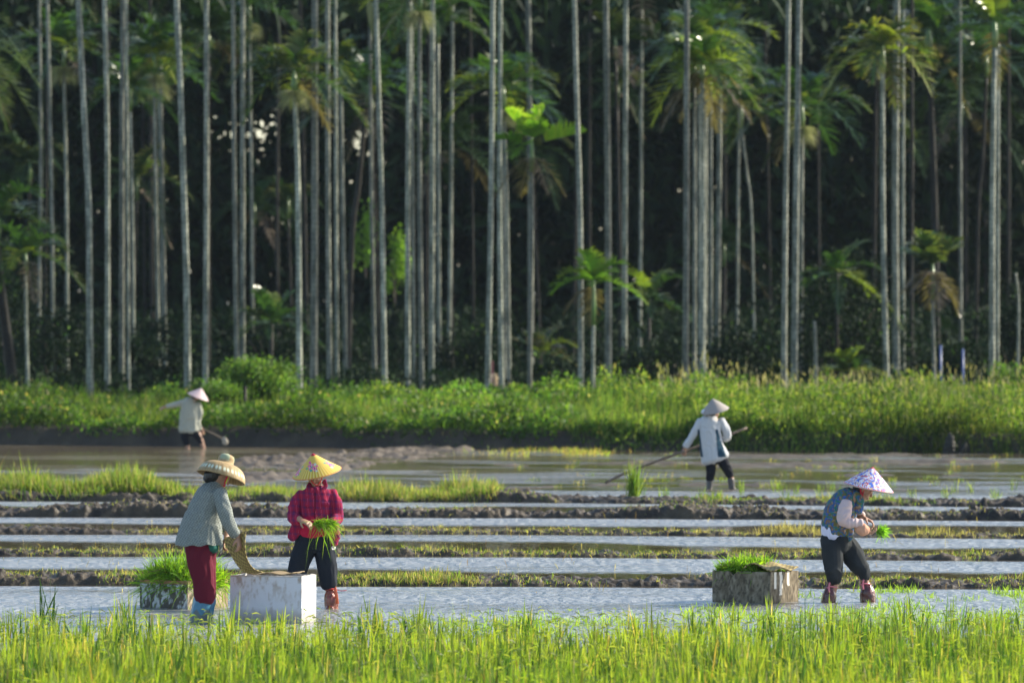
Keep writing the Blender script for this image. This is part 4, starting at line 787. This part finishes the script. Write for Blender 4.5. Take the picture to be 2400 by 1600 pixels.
def plaid(Pv):
    x, y, z = Pv.T; wn = np.array([mnoise.noise(Vector(p * 9.0)) for p in Pv]) * .012; q = x + .12 * z + wn; s1 = np.abs(((q / .066) % 1) - .5); s2 = np.abs((((z + .06 * x + wn) / .072) % 1) - .5); c = np.tile([.30, .016, .05], (len(Pv), 1)); nv_ = np.array([.035, .022, .085])
    k1 = s1 > .30; k2 = s2 > .33; c[k1] = c[k1] * .62 + nv_ * .38; c[k2] = c[k2] * .62 + nv_ * .38; c[k1 & k2] = nv_ * .75 + np.array([.38, .015, .055]) * .25; c[(s1 < .04)] = [.42, .06, .12]
    m_ = (np.abs(x - (P(1565, 0)[0])) < .007) & (y < 0) & (z < P(0, 400)[2]); c[m_] *= .5; return c
zb = P(0, 520)[2]
fuse('shirt', [B.limb([(1578, 378, 0.01), (1577, 408, 0), (1572, 500, 0), (1566, 600, 0), (1562, 690, 0)], [84, 148, 142, 140, 150], [.075, .12, .135, .135, .14]),
    B.limb([(1452, 412, 0), (1402, 500, -.02), (1382, 600, -.05), (1405, 628, -.14), (1428, 625, -.19)], [40, 54, 52, 46, 38], [.055, .07, .062, .058, .05]), B.limb([(1698, 400, 0), (1738, 500, -.01), (1750, 600, -.03), (1725, 645, -.13), (1705, 655, -.18)], [40, 52, 50, 46, 38], [.055, .07, .062, .058, .05]),
    B.limb([(1455, 640, -.03), (1400, 730, -.06), (1362, 792, -.07)], [66, 50, 34], [.07, .05, .02]), B.limb([(1690, 640, -.02), (1715, 740, -.07), (1722, 840, -.08)], [60, 56, 36], [.08, .05, .02]), B.limb([(1680, 660, .05), (1745, 790, .0)], [60, 34], [.06, .03]),
    B.limb([(1525, 330, -.03), (1512, 365, -.075), (1545, 392, -.10)], [17, 22, 12], [.012, .012, .012]), B.limb([(1640, 305, -.01), (1650, 350, -.07), (1612, 392, -.10)], [17, 22, 12], [.012, .012, .012]),
    B.limb([(1480, 505, -.125), (1535, 510, -.135)], [14, 14], [.01, .01]), B.limb([(1620, 500, -.135), (1680, 495, -.122)], [14, 14], [.01, .01])], M['cloth'], pB, .0065, 2, plaid, .008, 12, seed=7)
fuse('tee_shirt', [B.limb([(1562, 640, -.02), (1545, 755, -.025)], [125, 128], [.135, .13])], M['cloth'], pB, .01, 2, (.42, .015, .05), .005)
def bcol(Pv):
    c = np.tile([.016, .020, .028], (len(Pv), 1)); lp = P(1718, 862, 0); k = (np.hypot(Pv[:, 0] - lp[0], Pv[:, 2] - lp[2]) < .022) & (Pv[:, 1] < 0); c[k] = [.55, .55, .55]; k = (np.hypot(Pv[:, 0] - lp[0], Pv[:, 2] - lp[2]) < .011) & (Pv[:, 1] < 0); c[k] = [.12, .12, .13]; return c
fuse('trousers', [B.limb([(1565, 765, 0), (1562, 850, 0)], [160, 165], [.135, .135]), B.limb([(1490, 840, 0), (1445, 960, -.01), (1405, 1080, -.01), (1390, 1185, 0)], [92, 88, 78, 70], [.12, .11, .10, .09]), B.limb([(1645, 840, 0), (1655, 960, -.01), (1670, 1080, -.01), (1680, 1180, 0)], [92, 86, 76, 66], [.12, .11, .10, .085])], M['cloth'], pB, .0075, 2, bcol, .009, 10, seed=9)
def bagcol(a, b):
    def f(Pv): n = np.array([mnoise.noise(Vector(p * 14.0)) for p in Pv])[:, None] * .5 + .5; return np.array(a) * n + np.array(b) * (1 - n)
    return f
for dx in (0, -305):
    fuse('bag_boot', [B.limb([(1690 + dx, 1175, 0), (1692 + dx, 1215, 0), (1698 + dx, 1290, -.01), (1702 + dx, 1385, -.01)], [46, 40, 54, 52], [.055, .05, .07, .08]), B.limb([(1690 + dx, 1370, 0), (1690 + dx, 1390, -.12)], [40, 36])], M['plastic'], pB, .007, 2, bagcol((.26, .05, .02), (.07, .02, .02)), .010, 22)
    ribbon('bag_tie', [P(1650 + dx, 1212, -.055), P(1692 + dx, 1205, -.075), P(1735 + dx, 1210, -.05)], .016, (.62, .05, .04), pB)
ribbon('bag_tie', [P(1735, 1208, -.05), P(1780, 1222, -.06), P(1828, 1218, -.05)], .008, (.65, .08, .10), pB)
ribbon('bag_tie', [P(1728, 1190, -.05), P(1742, 1250, -.07), P(1752, 1330, -.07)], .03, (.60, .10, .02), pB)
lathe('cone_hat', cone_prof(.264, .215, .02, 43), hat_yellow, M['silk'], pB, P(1577, 236, -.03), (-.19, -.20, .96), 220)
ribbon('hat_strap', [P(1515, 262, -.09), P(1545, 318, -.13), P(1590, 338, -.12), P(1632, 262, -.07)], .010, (.6, .03, .03), pB, 'silk')
o = seedlings('seedling_bunch', 420, ((-.10, .10), (-.02, .02), (-.01, .01)), .22, .9, SG, loc=tuple(Vector(B.loc) + Vector(P(1625, 665, -.31))), bias=(.75, -.1), droop=(.5, 1.2), ww=.007)
tag(o, 'drooping bunch of green seedlings held by the person in red plaid', 'seedlings')

# --- person in the flowered vest, right
C_ = Fig(1990, 61.9, (1660, 1060), 4.127); P = C_.P
hcC = P(1508, 355, -.01); fC = (.82, -.12, -.56)
body = headparts(hcC, fC, (.56, 0, .82), 1.0) + [C_.limb([(1410, 420, 0), (1470, 375, 0)], [50, 46], [.06, .055]), C_.limb([(1400, 430), (1310, 540), (1270, 690), (1240, 830)], [80, 110, 115, 120], [.12, .14, .13, .13]),
    C_.limb([(1325, 490, -.15), (1288, 665, -.2), (1450, 690, -.2), (1480, 745, -.18)], [46, 40, 36, 30]), C_.limb([(1400, 480, .14), (1420, 620, .18), (1500, 625, .02)], [44, 36, 28]),
    C_.limb([(1190, 900, -.06), (1200, 1060, -.06), (1215, 1250, -.05), (1165, 1455, -.05)], [85, 70, 45, 36]), C_.limb([(1320, 920, .08), (1470, 1100, .06), (1515, 1240, .05), (1545, 1455, .05)], [85, 70, 45, 36])]
body += hand(P(1500, 625, .0), (.85, -.25, -.45), (-.2, -.1, -1), 1.15, .7, 1) + hand(P(1500, 770, -.17), (.95, .2, -.02), (.1, .4, 1), 1.05, .8, -1)
pC = person(C_, body, 'stooping person in a flowered vest and blue flowered cone hat at the right')
fuse('hair', [ball(P(1470, 335, 0), (.085, .09, .07))], M['hair'], pC, .01, 3)
def vestcol(Pv):
    n1 = np.array([mnoise.noise(Vector((p[0] * 20, p[1] * 20, p[2] * 20))) for p in Pv]); n2 = np.array([mnoise.noise(Vector((p[0] * 34 + 5, p[1] * 34, p[2] * 34))) for p in Pv])
    c = np.tile([.035, .085, .20], (len(Pv), 1)); c[n1 > .05] = [.03, .14, .13]; c[n1 > .28] = [.14, .12, .05]; c[n1 < -.30] = [.17, .11, .075]; c[np.abs(n1) < .025] = [.20, .20, .15]; c[n2 > .36] = [.26, .19, .12]; c[(n2 < -.38)] = [.05, .10, .34]; return c
fuse('vest', [C_.limb([(1430, 392, 0), (1345, 440, 0), (1286, 560, 0), (1256, 680, 0), (1250, 775, 0)], [50, 118, 160, 163, 152], [.075, .165, .185, .185, .18]), C_.limb([(1330, 760, -.06), (1365, 830, -.08)], [70, 42], [.08, .04]), C_.limb([(1420, 400, -.05), (1460, 470, -.07), (1440, 560, -.06)], [42, 45, 50], [.06, .06, .06])], M['cloth'], pC, .0065, 2, vestcol, .006, 12, seed=12)
fuse('undershirt', [C_.limb([(1235, 740, 0), (1215, 812, 0)], [146, 126], [.172, .17])], M['cloth'], pC, .01, 2, (.62, .60, .72), .005)
fuse('sleeve', [C_.limb([(1325, 490, -.15), (1305, 580, -.20), (1300, 650, -.215), (1350, 672, -.22), (1460, 672, -.21)], [58, 66, 60, 46, 42], [.07, .075, .07, .055, .05])], M['cloth'], pC, .0065, 2, (.56, .43, .42), .009, 16, seed=3)
fuse('sleeve', [C_.limb([(1400, 490, .12), (1440, 590, .16), (1490, 605, .06)], [52, 46, 34])], M['cloth'], pC, .008, 2, (.56, .45, .44), .006, 16)
fuse('glove', [C_.limb([(1440, 720, -.19), (1490, 740, -.2), (1530, 745, -.18)], [50, 60, 36], [.055, .06, .04])], M['cloth'], pC, .008, 3, (.55, .30, .20), .006, 18)
def denim(Pv):
    n = np.array([mnoise.noise(Vector(p * 7.0)) for p in Pv])[:, None]; return np.array([.026, .030, .034]) * (1 + .35 * n)
fuse('trousers', [C_.limb([(1240, 815, 0), (1240, 900, 0)], [148, 150], [.165, .165]), C_.limb([(1195, 880, -.07), (1200, 1000, -.075), (1208, 1120, -.07), (1215, 1235, -.05)], [98, 96, 84, 64], [.12, .12, .11, .09]),
    C_.limb([(1320, 880, .07), (1395, 985, .07), (1450, 1080, .06), (1500, 1150, .06), (1520, 1215, .05)], [104, 106, 96, 68, 46], [.12, .12, .11, .10, .07])], M['cloth'], pC, .0075, 2, denim, .011, 8, seed=15)
for pts, sd_ in (([(1195, 1250, -.05), (1185, 1295, -.05), (1170, 1370, -.05), (1160, 1462, -.05)], 1), ([(1515, 1225, .05), (1518, 1270, .05), (1540, 1350, .05), (1550, 1465, .05)], 2)):
    fuse('bag_boot', [C_.limb(pts, [40, 42, 72, 76], [.05, .05, .085, .09]), C_.limb([(pts[3][0] - 5, 1455, pts[3][2]), (pts[3][0] + 55, 1470, pts[3][2])], [40, 34])], M['plastic'], pC, .007, 2, bagcol((.13, .022, .018), (.028, .016, .014)), .006, 14, seed=sd_)
    x_, v_, y_ = pts[1]; ribbon('bag_tie', [P(x_ - 45, v_ + 8, y_ - .045), P(x_ - 5, v_ - 6, y_ - .07), P(x_ + 55, v_ + 5, y_ - .04)], .014, (.60, .16, .20), pC)
    ribbon('bag_tie', [P(x_ - 15, v_ - 45, y_ - .06), P(x_ - 25, v_ + 10, y_ - .07), P(x_ - 18, v_ + 50, y_ - .08)], .02, (.58, .14, .18), pC)
lathe('cone_hat', cone_prof(.274, .226, -.02, 43), hat_floral, M['silk'], pC, P(1551, 333, -.01), (.193, -.06, .98), 200)
ribbon('hat_strap', [P(1465, 330, -.085), P(1475, 400, -.09), P(1490, 440, -.07), P(1492, 515, -.08)], .016, (.55, .02, .05), pC, 'silk'); ribbon('hat_strap', [P(1505, 340, -.085), P(1490, 400, -.085), P(1480, 440, -.07)], .012, (.55, .02, .05), pC, 'silk')
o = seedlings('seedling_bunch', 300, ((-.03, .04), (-.03, .03), (-.03, .03)), .13, 1.1, [(.14, .33, .04), (.2, .38, .08), (.1, .27, .03)], loc=tuple(Vector(C_.loc) + Vector(P(1650, 770, -.1))), bias=(.8, 0), droop=(.1, .7))
tag(o, 'small tuft of green seedlings held by the stooping person in the flowered vest', 'seedlings')

# --- worker in the white jacket, seen from behind
Dg = Fig(1660, 102.7, (1380, 900), 5.6); P = Dg.P
hD = P(1640, 372, .01); fD = (.75, .55, -.2)
body = headparts(hD, fD, (.1, .1, 1), 1.0) + [Dg.limb([(1620, 450, 0), (1632, 400, 0)], [44, 40]), Dg.limb([(1605, 470), (1595, 650), (1610, 850), (1650, 980)], [95, 95, 95, 105], [.11, .12, .12, .12]),
    Dg.limb([(1465, 495, 0), (1360, 660, .02), (1262, 835, .04)], [34, 30, 22]), Dg.limb([(1735, 480, 0), (1820, 650, .05), (1760, 730, .25)], [34, 30, 22]),
    Dg.limb([(1600, 980), (1600, 1150), (1590, 1250), (1575, 1390)], [60, 50, 38, 34]), Dg.limb([(1740, 980), (1810, 1100), (1862, 1215), (1885, 1390)], [62, 52, 38, 34])]
body += hand(P(1262, 835, .04), (-.15, 0, -1), (.5, .8, 0), 1.1, .8, 1) + hand(P(1760, 730, .25), (-.6, .3, -.5), (-.3, -.5, -.3), 1.1, .8, -1)
pD = person(Dg, body, 'worker in a white jacket and grey cone hat seen from behind, holding a long pole', .008)
fuse('hair', [ball(P(1618, 375, -.02), (.085, .085, .075)), ball(P(1610, 400, -.02), (.07, .06, .05))], M['hair'], pD, .012, 2)
def whitej(Pv):
    x, y, z = Pv.T; c = np.tile([.46, .47, .48], (len(Pv), 1)); nv_ = [.02, .055, .085]; zt = P(0, 590)[2]; zh = P(0, 955)[2]
    t = np.clip((zt - z) / (zt - zh), 0, 1); xl = P(1450, 0)[0] + t * (P(1500, 0)[0] - P(1450, 0)[0]); xl0 = xl - .06; xr0 = P(1655, 0)[0] + t * (P(1690, 0)[0] - P(1655, 0)[0]); xr1 = P(1690, 0)[0] + t * .16
    k = (z < zt) & (z > zh) & (((x < xl) & (x > xl0 - .05)) | ((x > xr0) & (x < xr1))); k &= ~((x > P(1720, 0)[0]) & (z > P(0, 740)[2])); k &= ~((x < P(1425, 0)[0])); c[k] = nv_; return c
fuse('jacket', [Dg.limb([(1622, 425, 0), (1605, 480, 0), (1590, 620, 0), (1615, 830, 0), (1662, 970, 0)], [60, 142, 140, 155, 188], [.08, .13, .145, .15, .17]),
    Dg.limb([(1470, 485, 0), (1400, 610, .0), (1330, 720, .02), (1275, 815, .03)], [50, 52, 46, 40]), Dg.limb([(1730, 475, 0), (1795, 590, .02), (1822, 690, .06), (1790, 722, .16)], [50, 54, 46, 40])], M['cloth'], pD, .01, 2, whitej, .010, 9, seed=20)
fuse('trousers', [Dg.limb([(1665, 970, 0), (1665, 1000, 0)], [120, 110], [.14, .13]), Dg.limb([(1600, 990, 0), (1602, 1140, 0), (1588, 1255, 0)], [70, 62, 50]), Dg.limb([(1745, 990, 0), (1810, 1100, 0), (1858, 1205, 0)], [76, 64, 48])], M['cloth'], pD, .01, 2, (.012, .013, .018), .007)
for pts in ([(1588, 1262, 0), (1576, 1395, 0)], [(1864, 1250, 0), (1886, 1395, 0)]): fuse('boot', [Dg.limb(pts, [44, 42])], M['rubber'], pD, .01, 2, (.06, .055, .055), .004)
lathe('cone_hat', cone_prof(.252, .225, -.04, 43), hat_plain((.30, .265, .24)), M['straw'], pD, P(1657, 342, .0), (-.21, -.20, .95), 90)
fuse('scarf', [ball(P(1500, 362, -.03), (.035, .03, .04)), ball(P(1520, 345, -.03), (.03, .03, .03))], M['cloth'], pD, .01, 1, (.70, .72, .80))
tt = [P(2088, 578, .45), P(1850, 668, .32), P(1560, 775, .2), P(1262, 878, .04), P(950, 985, -.1), P(640, 1100, -.2), P(420, 1185, -.28), P(210, 1290, -.35)]
o = tube('long_pole', catmull(tt, 4), np.linspace(.022, .026, 29), M['wood'], n=8, loc=Dg.loc); tag(o, 'long grey wooden pole slanting down to the water in the white-jacket worker hands', 'pole')

# --- far worker at the bank
E = Fig(446, 134.2, (340, 860), 6.918); P = E.P
hE = P(815, 470, 0)
body = headparts(hE, (.6, .5, -.5), (.4, .1, .9)) + [E.limb([(760, 540, 0), (800, 500, 0)], [40, 38]), E.limb([(730, 560), (725, 700), (715, 900), (710, 1040)], [95, 100, 95, 100], [.11, .12, .12, .12]),
    E.limb([(610, 570, 0), (470, 612, .0), (330, 645, 0)], [32, 28, 20]), E.limb([(868, 600, 0), (905, 760, .0), (870, 900, .05), (915, 1010, .08)], [30, 26, 22, 18]),
    E.limb([(660, 1030, 0), (660, 1160, 0), (700, 1345, 0)], [62, 46, 30]), E.limb([(800, 1030, 0), (880, 1130, 0), (958, 1345, 0)], [62, 46, 28])]
body += hand(P(330, 645, 0), (-1, 0, -.3), (0, .5, -.6), 1.1, .7, 1) + hand(P(915, 1010, .08), (.3, .2, -.8), (-.5, .5, 0), 1.1, .8, -1)
pE = person(E, body, 'far worker with pale pink cone hat stretching one arm to the left', .009)
fuse('hair', [ball(P(795, 470, -.02), (.085, .085, .075))], M['hair'], pE, .012, 2)
fuse('jacket', [E.limb([(770, 530, 0), (738, 580, 0), (725, 700, 0), (712, 880, 0), (705, 1030, 0)], [60, 140, 148, 158, 168], [.08, .13, .14, .145, .15]), E.limb([(640, 570, 0), (500, 605, 0), (365, 635, 0)], [50, 45, 36]),
    E.limb([(850, 590, 0), (893, 720, 0), (865, 870, .03)], [44, 44, 40]), E.limb([(850, 890, 0), (890, 1000, .05)], [42, 34])], M['cloth'], pE, .012, 2, (.33, .33, .27), .010, 9, seed=30)
fuse('trousers', [E.limb([(705, 1030, 0), (705, 1070, 0)], [120, 115], [.13, .13]), E.limb([(650, 1050, 0), (655, 1160, 0), (680, 1255, 0)], [76, 64, 42]), E.limb([(800, 1050, 0), (865, 1140, 0), (915, 1230, 0)], [78, 56, 38])], M['cloth'], pE, .012, 2, (.012, .013, .018), .006)
lathe('cone_hat', cone_prof(.262, .225, .0, 43), hat_plain((.50, .38, .38), (.45, .30, .22)), M['straw'], pE, P(860, 480, 0), (.36, -.08, .93), 80)
o = tube('hoe', [P(700, 905, .2), P(960, 1010, .1), P(1275, 1165, -.1)], .018, M['wood'], n=8, loc=E.loc); tag(o, 'short hoe with a muddy head held by the pink-hatted far worker', 'hoe')
fuse('hoe_blade', [loft([P(1270, 1150, -.1), P(1300, 1200, -.12), P(1290, 1245, -.14)], [.04, .07, .05], [.02, .04, .02])], M['mud'], o, .012, 1, (.30, .26, .20), .012)

# ---------------------------------------------------------------- boxes and seedling trays
def foam_box(label, pxl, pxm, pxr, ytop, D, yaw, Wd, Dp, h, colf, notch=False, extra=None, wall=.035):
    """open crate: pxm is the corner nearest the camera"""
    e = empty('foam_box', (X(pxm, D), D, -.03), yaw); tag(e, label, 'box', 'foam boxes standing in the water')
    n = 30
    def slab(x0, x1, y0, y1, z0, z1, name):
        nx = max(2, int((x1 - x0) / .012)); nz = max(2, int((z1 - z0) / .012)); ny = max(2, int((y1 - y0) / .012)); V = []; Q = []; o = 0
        for ax in range(3):
            for sd_ in (0, 1):
                dims = [nx, ny, nz]; a, b = [i for i in range(3) if i != ax]; A_, B_ = np.meshgrid(np.linspace(0, 1, dims[a] + 1), np.linspace(0, 1, dims[b] + 1)); q = np.zeros(A_.shape + (3,)); q[..., a] = A_; q[..., b] = B_; q[..., ax] = sd_
                q = q * [x1 - x0, y1 - y0, z1 - z0] + [x0, y0, z0]; f = grid_faces(*A_.shape) + o; V.append(q.reshape(-1, 3)); Q.append(f[:, ::-1] if (sd_ == 0) != (ax == 1) else f); o += A_.size
        V = np.concatenate(V); ed = .012
        top = V[:, 2] > z1 - 1e-4; V[:, 2] -= np.where(top, .012 * fbm(V[:, 0] * 22 + 40, V[:, 1] * 22 + 7, 2, 5), 0)
        for ax, (lo, hi) in enumerate(((x0, x1), (y0, y1))):
            V[:, ax] += .003 * (fbm(V[:, (ax + 1) % 2] * 25 + 3, V[:, 2] * 25, 2, 6) - .5)
        if notch and name == 'front':
            k = V[:, 2] > z1 - .05; d = np.abs(V[:, 0] + Wd * .64); V[:, 2] = np.where(k & (d < .05), V[:, 2] - .045 * (1 - d / .05), V[:, 2])
        return V, np.concatenate(Q)
    Vs = []; Qs = []; off = 0
    for s in ((-Wd, 0, 0, wall, 0, h, 'front'), (-Wd, 0, Dp - wall, Dp, 0, h, 'back'), (-wall, 0, wall, Dp - wall, 0, h, 'r'), (-Wd, -Wd + wall, wall, Dp - wall, 0, h, 'l'), (-Wd + wall, -wall, wall, Dp - wall, h * .55, h * .62, 'floor')):
        V, Q = slab(*s); Vs.append(V); Qs.append(Q + off); off += len(V)
    V = np.concatenate(Vs); npmesh('box_walls', V, [np.concatenate(Qs)], M['foam'], e, colf(V, Wd, Dp, h), smooth=False)
    return e
def stain(V, s=0, f=9.0): 
    return fbm(V[:, 0] * f + s + V[:, 1] * f * 1.3, V[:, 2] * f * .45, 4, int(s) + 3)[:, None]
def white_box(V, Wd, Dp, h):
    c = np.tile([.58, .59, .62], (len(V), 1)); n = stain(V, 2, 34) * .6 + stain(V, 5, 10) * .4; t = np.clip((n - .52) * 12, 0, 1) * np.clip((V[:, 2:3] / h - .45) * 2.2, 0, 1); c = c * (1 - t * .7) + np.array([.28, .20, .12]) * t * .7
    n2 = stain(V, 9, 30); t = np.clip((n2 - .6) * 9, 0, 1) * .5; c = c * (1 - t) + np.array([.33, .28, .22]) * t; top = V[:, 2] > h - .02; c[top] = c[top] * .55 + np.array([.28, .22, .13]) * .45; low = np.clip((.16 + .06 * n - V[:, 2:3]) / .10, 0, 1) * .6; return c * (1 - low) + np.array([.20, .15, .10]) * low
def old_box(V, Wd, Dp, h):
    n = np.clip((stain(V, 4, 24) - .3) * 2.2, 0, 1); c = np.array([.13, .105, .07]) * (1 - n) + np.array([.29, .245, .175]) * n; n2 = stain(V, 8, 50); t = np.clip((n2 - .5) * 7, 0, 1) * .7; c = c * (1 - t) + np.array([.05, .04, .03]) * t
    r = np.abs(V[:, 0]) < .004
    for a, b, z0 in ((.13, .21, .5), (.32, .42, .3), (.60, .68, .56)): k = r & (V[:, 1] > Dp * a) & (V[:, 1] < Dp * b) & (V[:, 2] > h * z0); c[k] = [.74, .70, .62]
    for a in (.27, .52, .80): k = r & (np.abs(V[:, 1] - Dp * a) < .008) & (V[:, 2] < h * .6); c[k] = [.10, .08, .06]
    low = np.clip((.09 - V[:, 2:3]) / .09, 0, 1); return c * (1 - .4 * low)
def flaky_box(V, Wd, Dp, h):
    n = stain(V, 6, 40) * .6 + stain(V, 3, 14) * .4; t = np.clip((n - .49) * 12, 0, 1); c = np.array([.50, .51, .50]) * t + np.array([.10, .09, .075]) * (1 - t); k = V[:, 2] > h * .88; c[k] = [.30, .16, .08]
    k = (V[:, 0] > -.006); c[k] = c[k] * .3 + np.array([.42, .30, .18]) * .7; low = np.clip((.09 - V[:, 2:3]) / .09, 0, 1); return c * (1 - .4 * low)
foam_box('large white foam box with brown stains in front of the red plaid worker', 537, 707, 737, 1346, 57.6, R(-15), .76, .50, .515, white_box)
bxR = foam_box('dirty grey-brown foam box with three white stripes on its right side', 1677, 1806, 1876, 1333, 61.6, R(-33), .735, .60, .375, old_box, notch=True)
bxL = foam_box('flaking black and white foam box behind the maroon trousers', 323, 440, 530, 1362, 60.4, R(-36), .66, .68, .335, flaky_box)
# seedlings and mats on the boxes
def heap(label, box_e, Wd, Dp, z, n, x0, x1, hh, L, name='seedling_heap'):
    bt = Batch(); x = RNG.uniform(x0, x1, n); y = RNG.uniform(.02, Dp - .02, n); u = (x - x0) / (x1 - x0); hgt = hh * (.35 + .9 * fbm(x * 6, y * 6, 3, 12)) * np.clip(np.minimum(u, 1 - u) * 5, .25, 1)
    zz = z + RNG.random(n) * hgt; c = mixc(n, SG, .25); b = np.stack([x, y, zz], 1); dark = RNG.random(n) < .08; c[dark] = mixc(dark.sum(), [(.10, .08, .04)], .3)
    bt.add(blades(b, dirs(n, .85), RNG.uniform(.5, 1.2, n) * L, .008, c, droop=RNG.uniform(.1, .9, n), segs=3, tipcol=c * [1.25, 1.15, 1]))
    o = bt.build(name, M['ricemat'], loc=box_e.location); o.rotation_euler = box_e.rotation_euler; return tag(o, label, 'seedlings')
heap('bushy heap of bright green seedlings on the box behind maroon trousers', bxL, .66, .68, .22, 6800, -.65, -.0, .24, .33)
heap('heap of bright green seedlings on the left half of the striped box', bxR, .735, .60, .33, 3600, -.72, -.20, .14, .18)
def mat_mesh(name, Pg, th, colf, m='straw', loc=None):
    Pg = np.array(Pg, float); nr, nc = Pg.shape[:2]; du = np.gradient(Pg, axis=0); dv = np.gradient(Pg, axis=1); nn = np.cross(du, dv); nn /= np.linalg.norm(nn, axis=2, keepdims=True) + 1e-9
    ii, jj = np.meshgrid(range(nr), range(nc), indexing='ij'); bmp = ((ii // 2 + jj // 2) % 2 * .5) * th; A_ = Pg + nn * (th + bmp)[..., None]; B_ = Pg - nn * (th + bmp)[..., None]
    V = np.concatenate([A_.reshape(-1, 3), B_.reshape(-1, 3)]); f = grid_faces(nr, nc); N_ = nr * nc; bd = [(i * nc, (i + 1) * nc) for i in range(nr - 1)] + [((i + 1) * nc + nc - 1, i * nc + nc - 1) for i in range(nr - 1)] + [(j + 1, j) for j in range(nc - 1)] + [((nr - 1) * nc + j, (nr - 1) * nc + j + 1) for j in range(nc - 1)]
    Q = [f, f[:, ::-1] + N_, np.array([[a, b, b + N_, a + N_] for a, b in bd])]; c = np.tile(colf(ii, jj).reshape(-1, 3), (2, 1)); return npmesh(name, V, Q, M[m], None, c, loc=loc)
def weave(ii, jj):
    k = ((ii // 2 + jj // 2) % 2)[..., None]; return np.array([.36, .28, .10]) * k + np.array([.15, .11, .045]) * (1 - k)
P = A.P
le = catmull([P(800, 800, -.06), P(845, 890, -.10), P(910, 1000, -.08), P(965, 1066, -.02), P(1000, 1083, .04)], 10); re = catmull([P(992, 735, -.22), P(985, 850, -.20), P(1000, 960, -.12), P(1050, 1040, -.04), P(1130, 1076, .04)], 10)
t = np.linspace(0, 1, 22); G_ = le[:, None, :] * (1 - t)[None, :, None] + re[:, None, :] * t[None, :, None]; G_[..., 1] += .05 * np.sin(t * np.pi)[None, :]; G_[..., 2] += .02 * np.sin(t * 9)[None, :] * np.linspace(1, .2, len(le))[:, None]
o = mat_mesh('woven_mat', G_, .004, weave, loc=A.loc); tag(o, 'yellowish woven straw mat hanging from the straw-hatted woman hands', 'mat')
u, v = np.meshgrid(np.linspace(0, 1, 34), np.linspace(0, 1, 22), indexing='ij'); Gm = np.stack([-.36 + .38 * u, .02 + .55 * v, .395 + .055 * np.sin(u * np.pi) * (1 - u) * 1.6 + .014 * np.sin(v * 9 + u * 5)], -1)
o = mat_mesh('woven_mat', Gm, .006, weave, loc=bxR.location); o.rotation_euler = bxR.rotation_euler; tag(o, 'brown woven straw mat lying on the right half of the striped box', 'mat')
u, v = np.meshgrid(np.linspace(0, 1, 26), np.linspace(0, 1, 16), indexing='ij'); bw = bpy.data.objects['foam_box']; Gm = np.stack([-.70 + .60 * u, .05 + .38 * v, .527 + .010 * np.sin(u * 14) + .004 * np.sin(v * 9)], -1)
o = mat_mesh('sacking', Gm, .003, lambda i, j: np.tile([.22, .16, .08], i.shape + (1,)) * (1 + .2 * ((i + j) % 2)[..., None]), loc=bw.location); o.rotation_euler = bw.rotation_euler; tag(o, 'thin muddy brown sacking lying on top of the white box', 'sacking')
# pointed stump of mud in the reeds, right
o = fuse('mud_stump', [loft([(0, 0, -.1), (.02, 0, .2), (.03, 0, .42), (.02, 0, .55)], [.14, .13, .09, .02], [.12, .12, .08, .02]), loft([(.1, 0, -.1), (.28, 0, .12), (.38, 0, .3)], [.12, .08, .02], [.1, .08, .02])], M['darktrunk'], None, .015, 1, None, .02, 8, loc=(X(2224, 129.2), 129.2, -.08)); tag(o, 'brown pointed broken stump at the water edge below the reeds', 'stump')
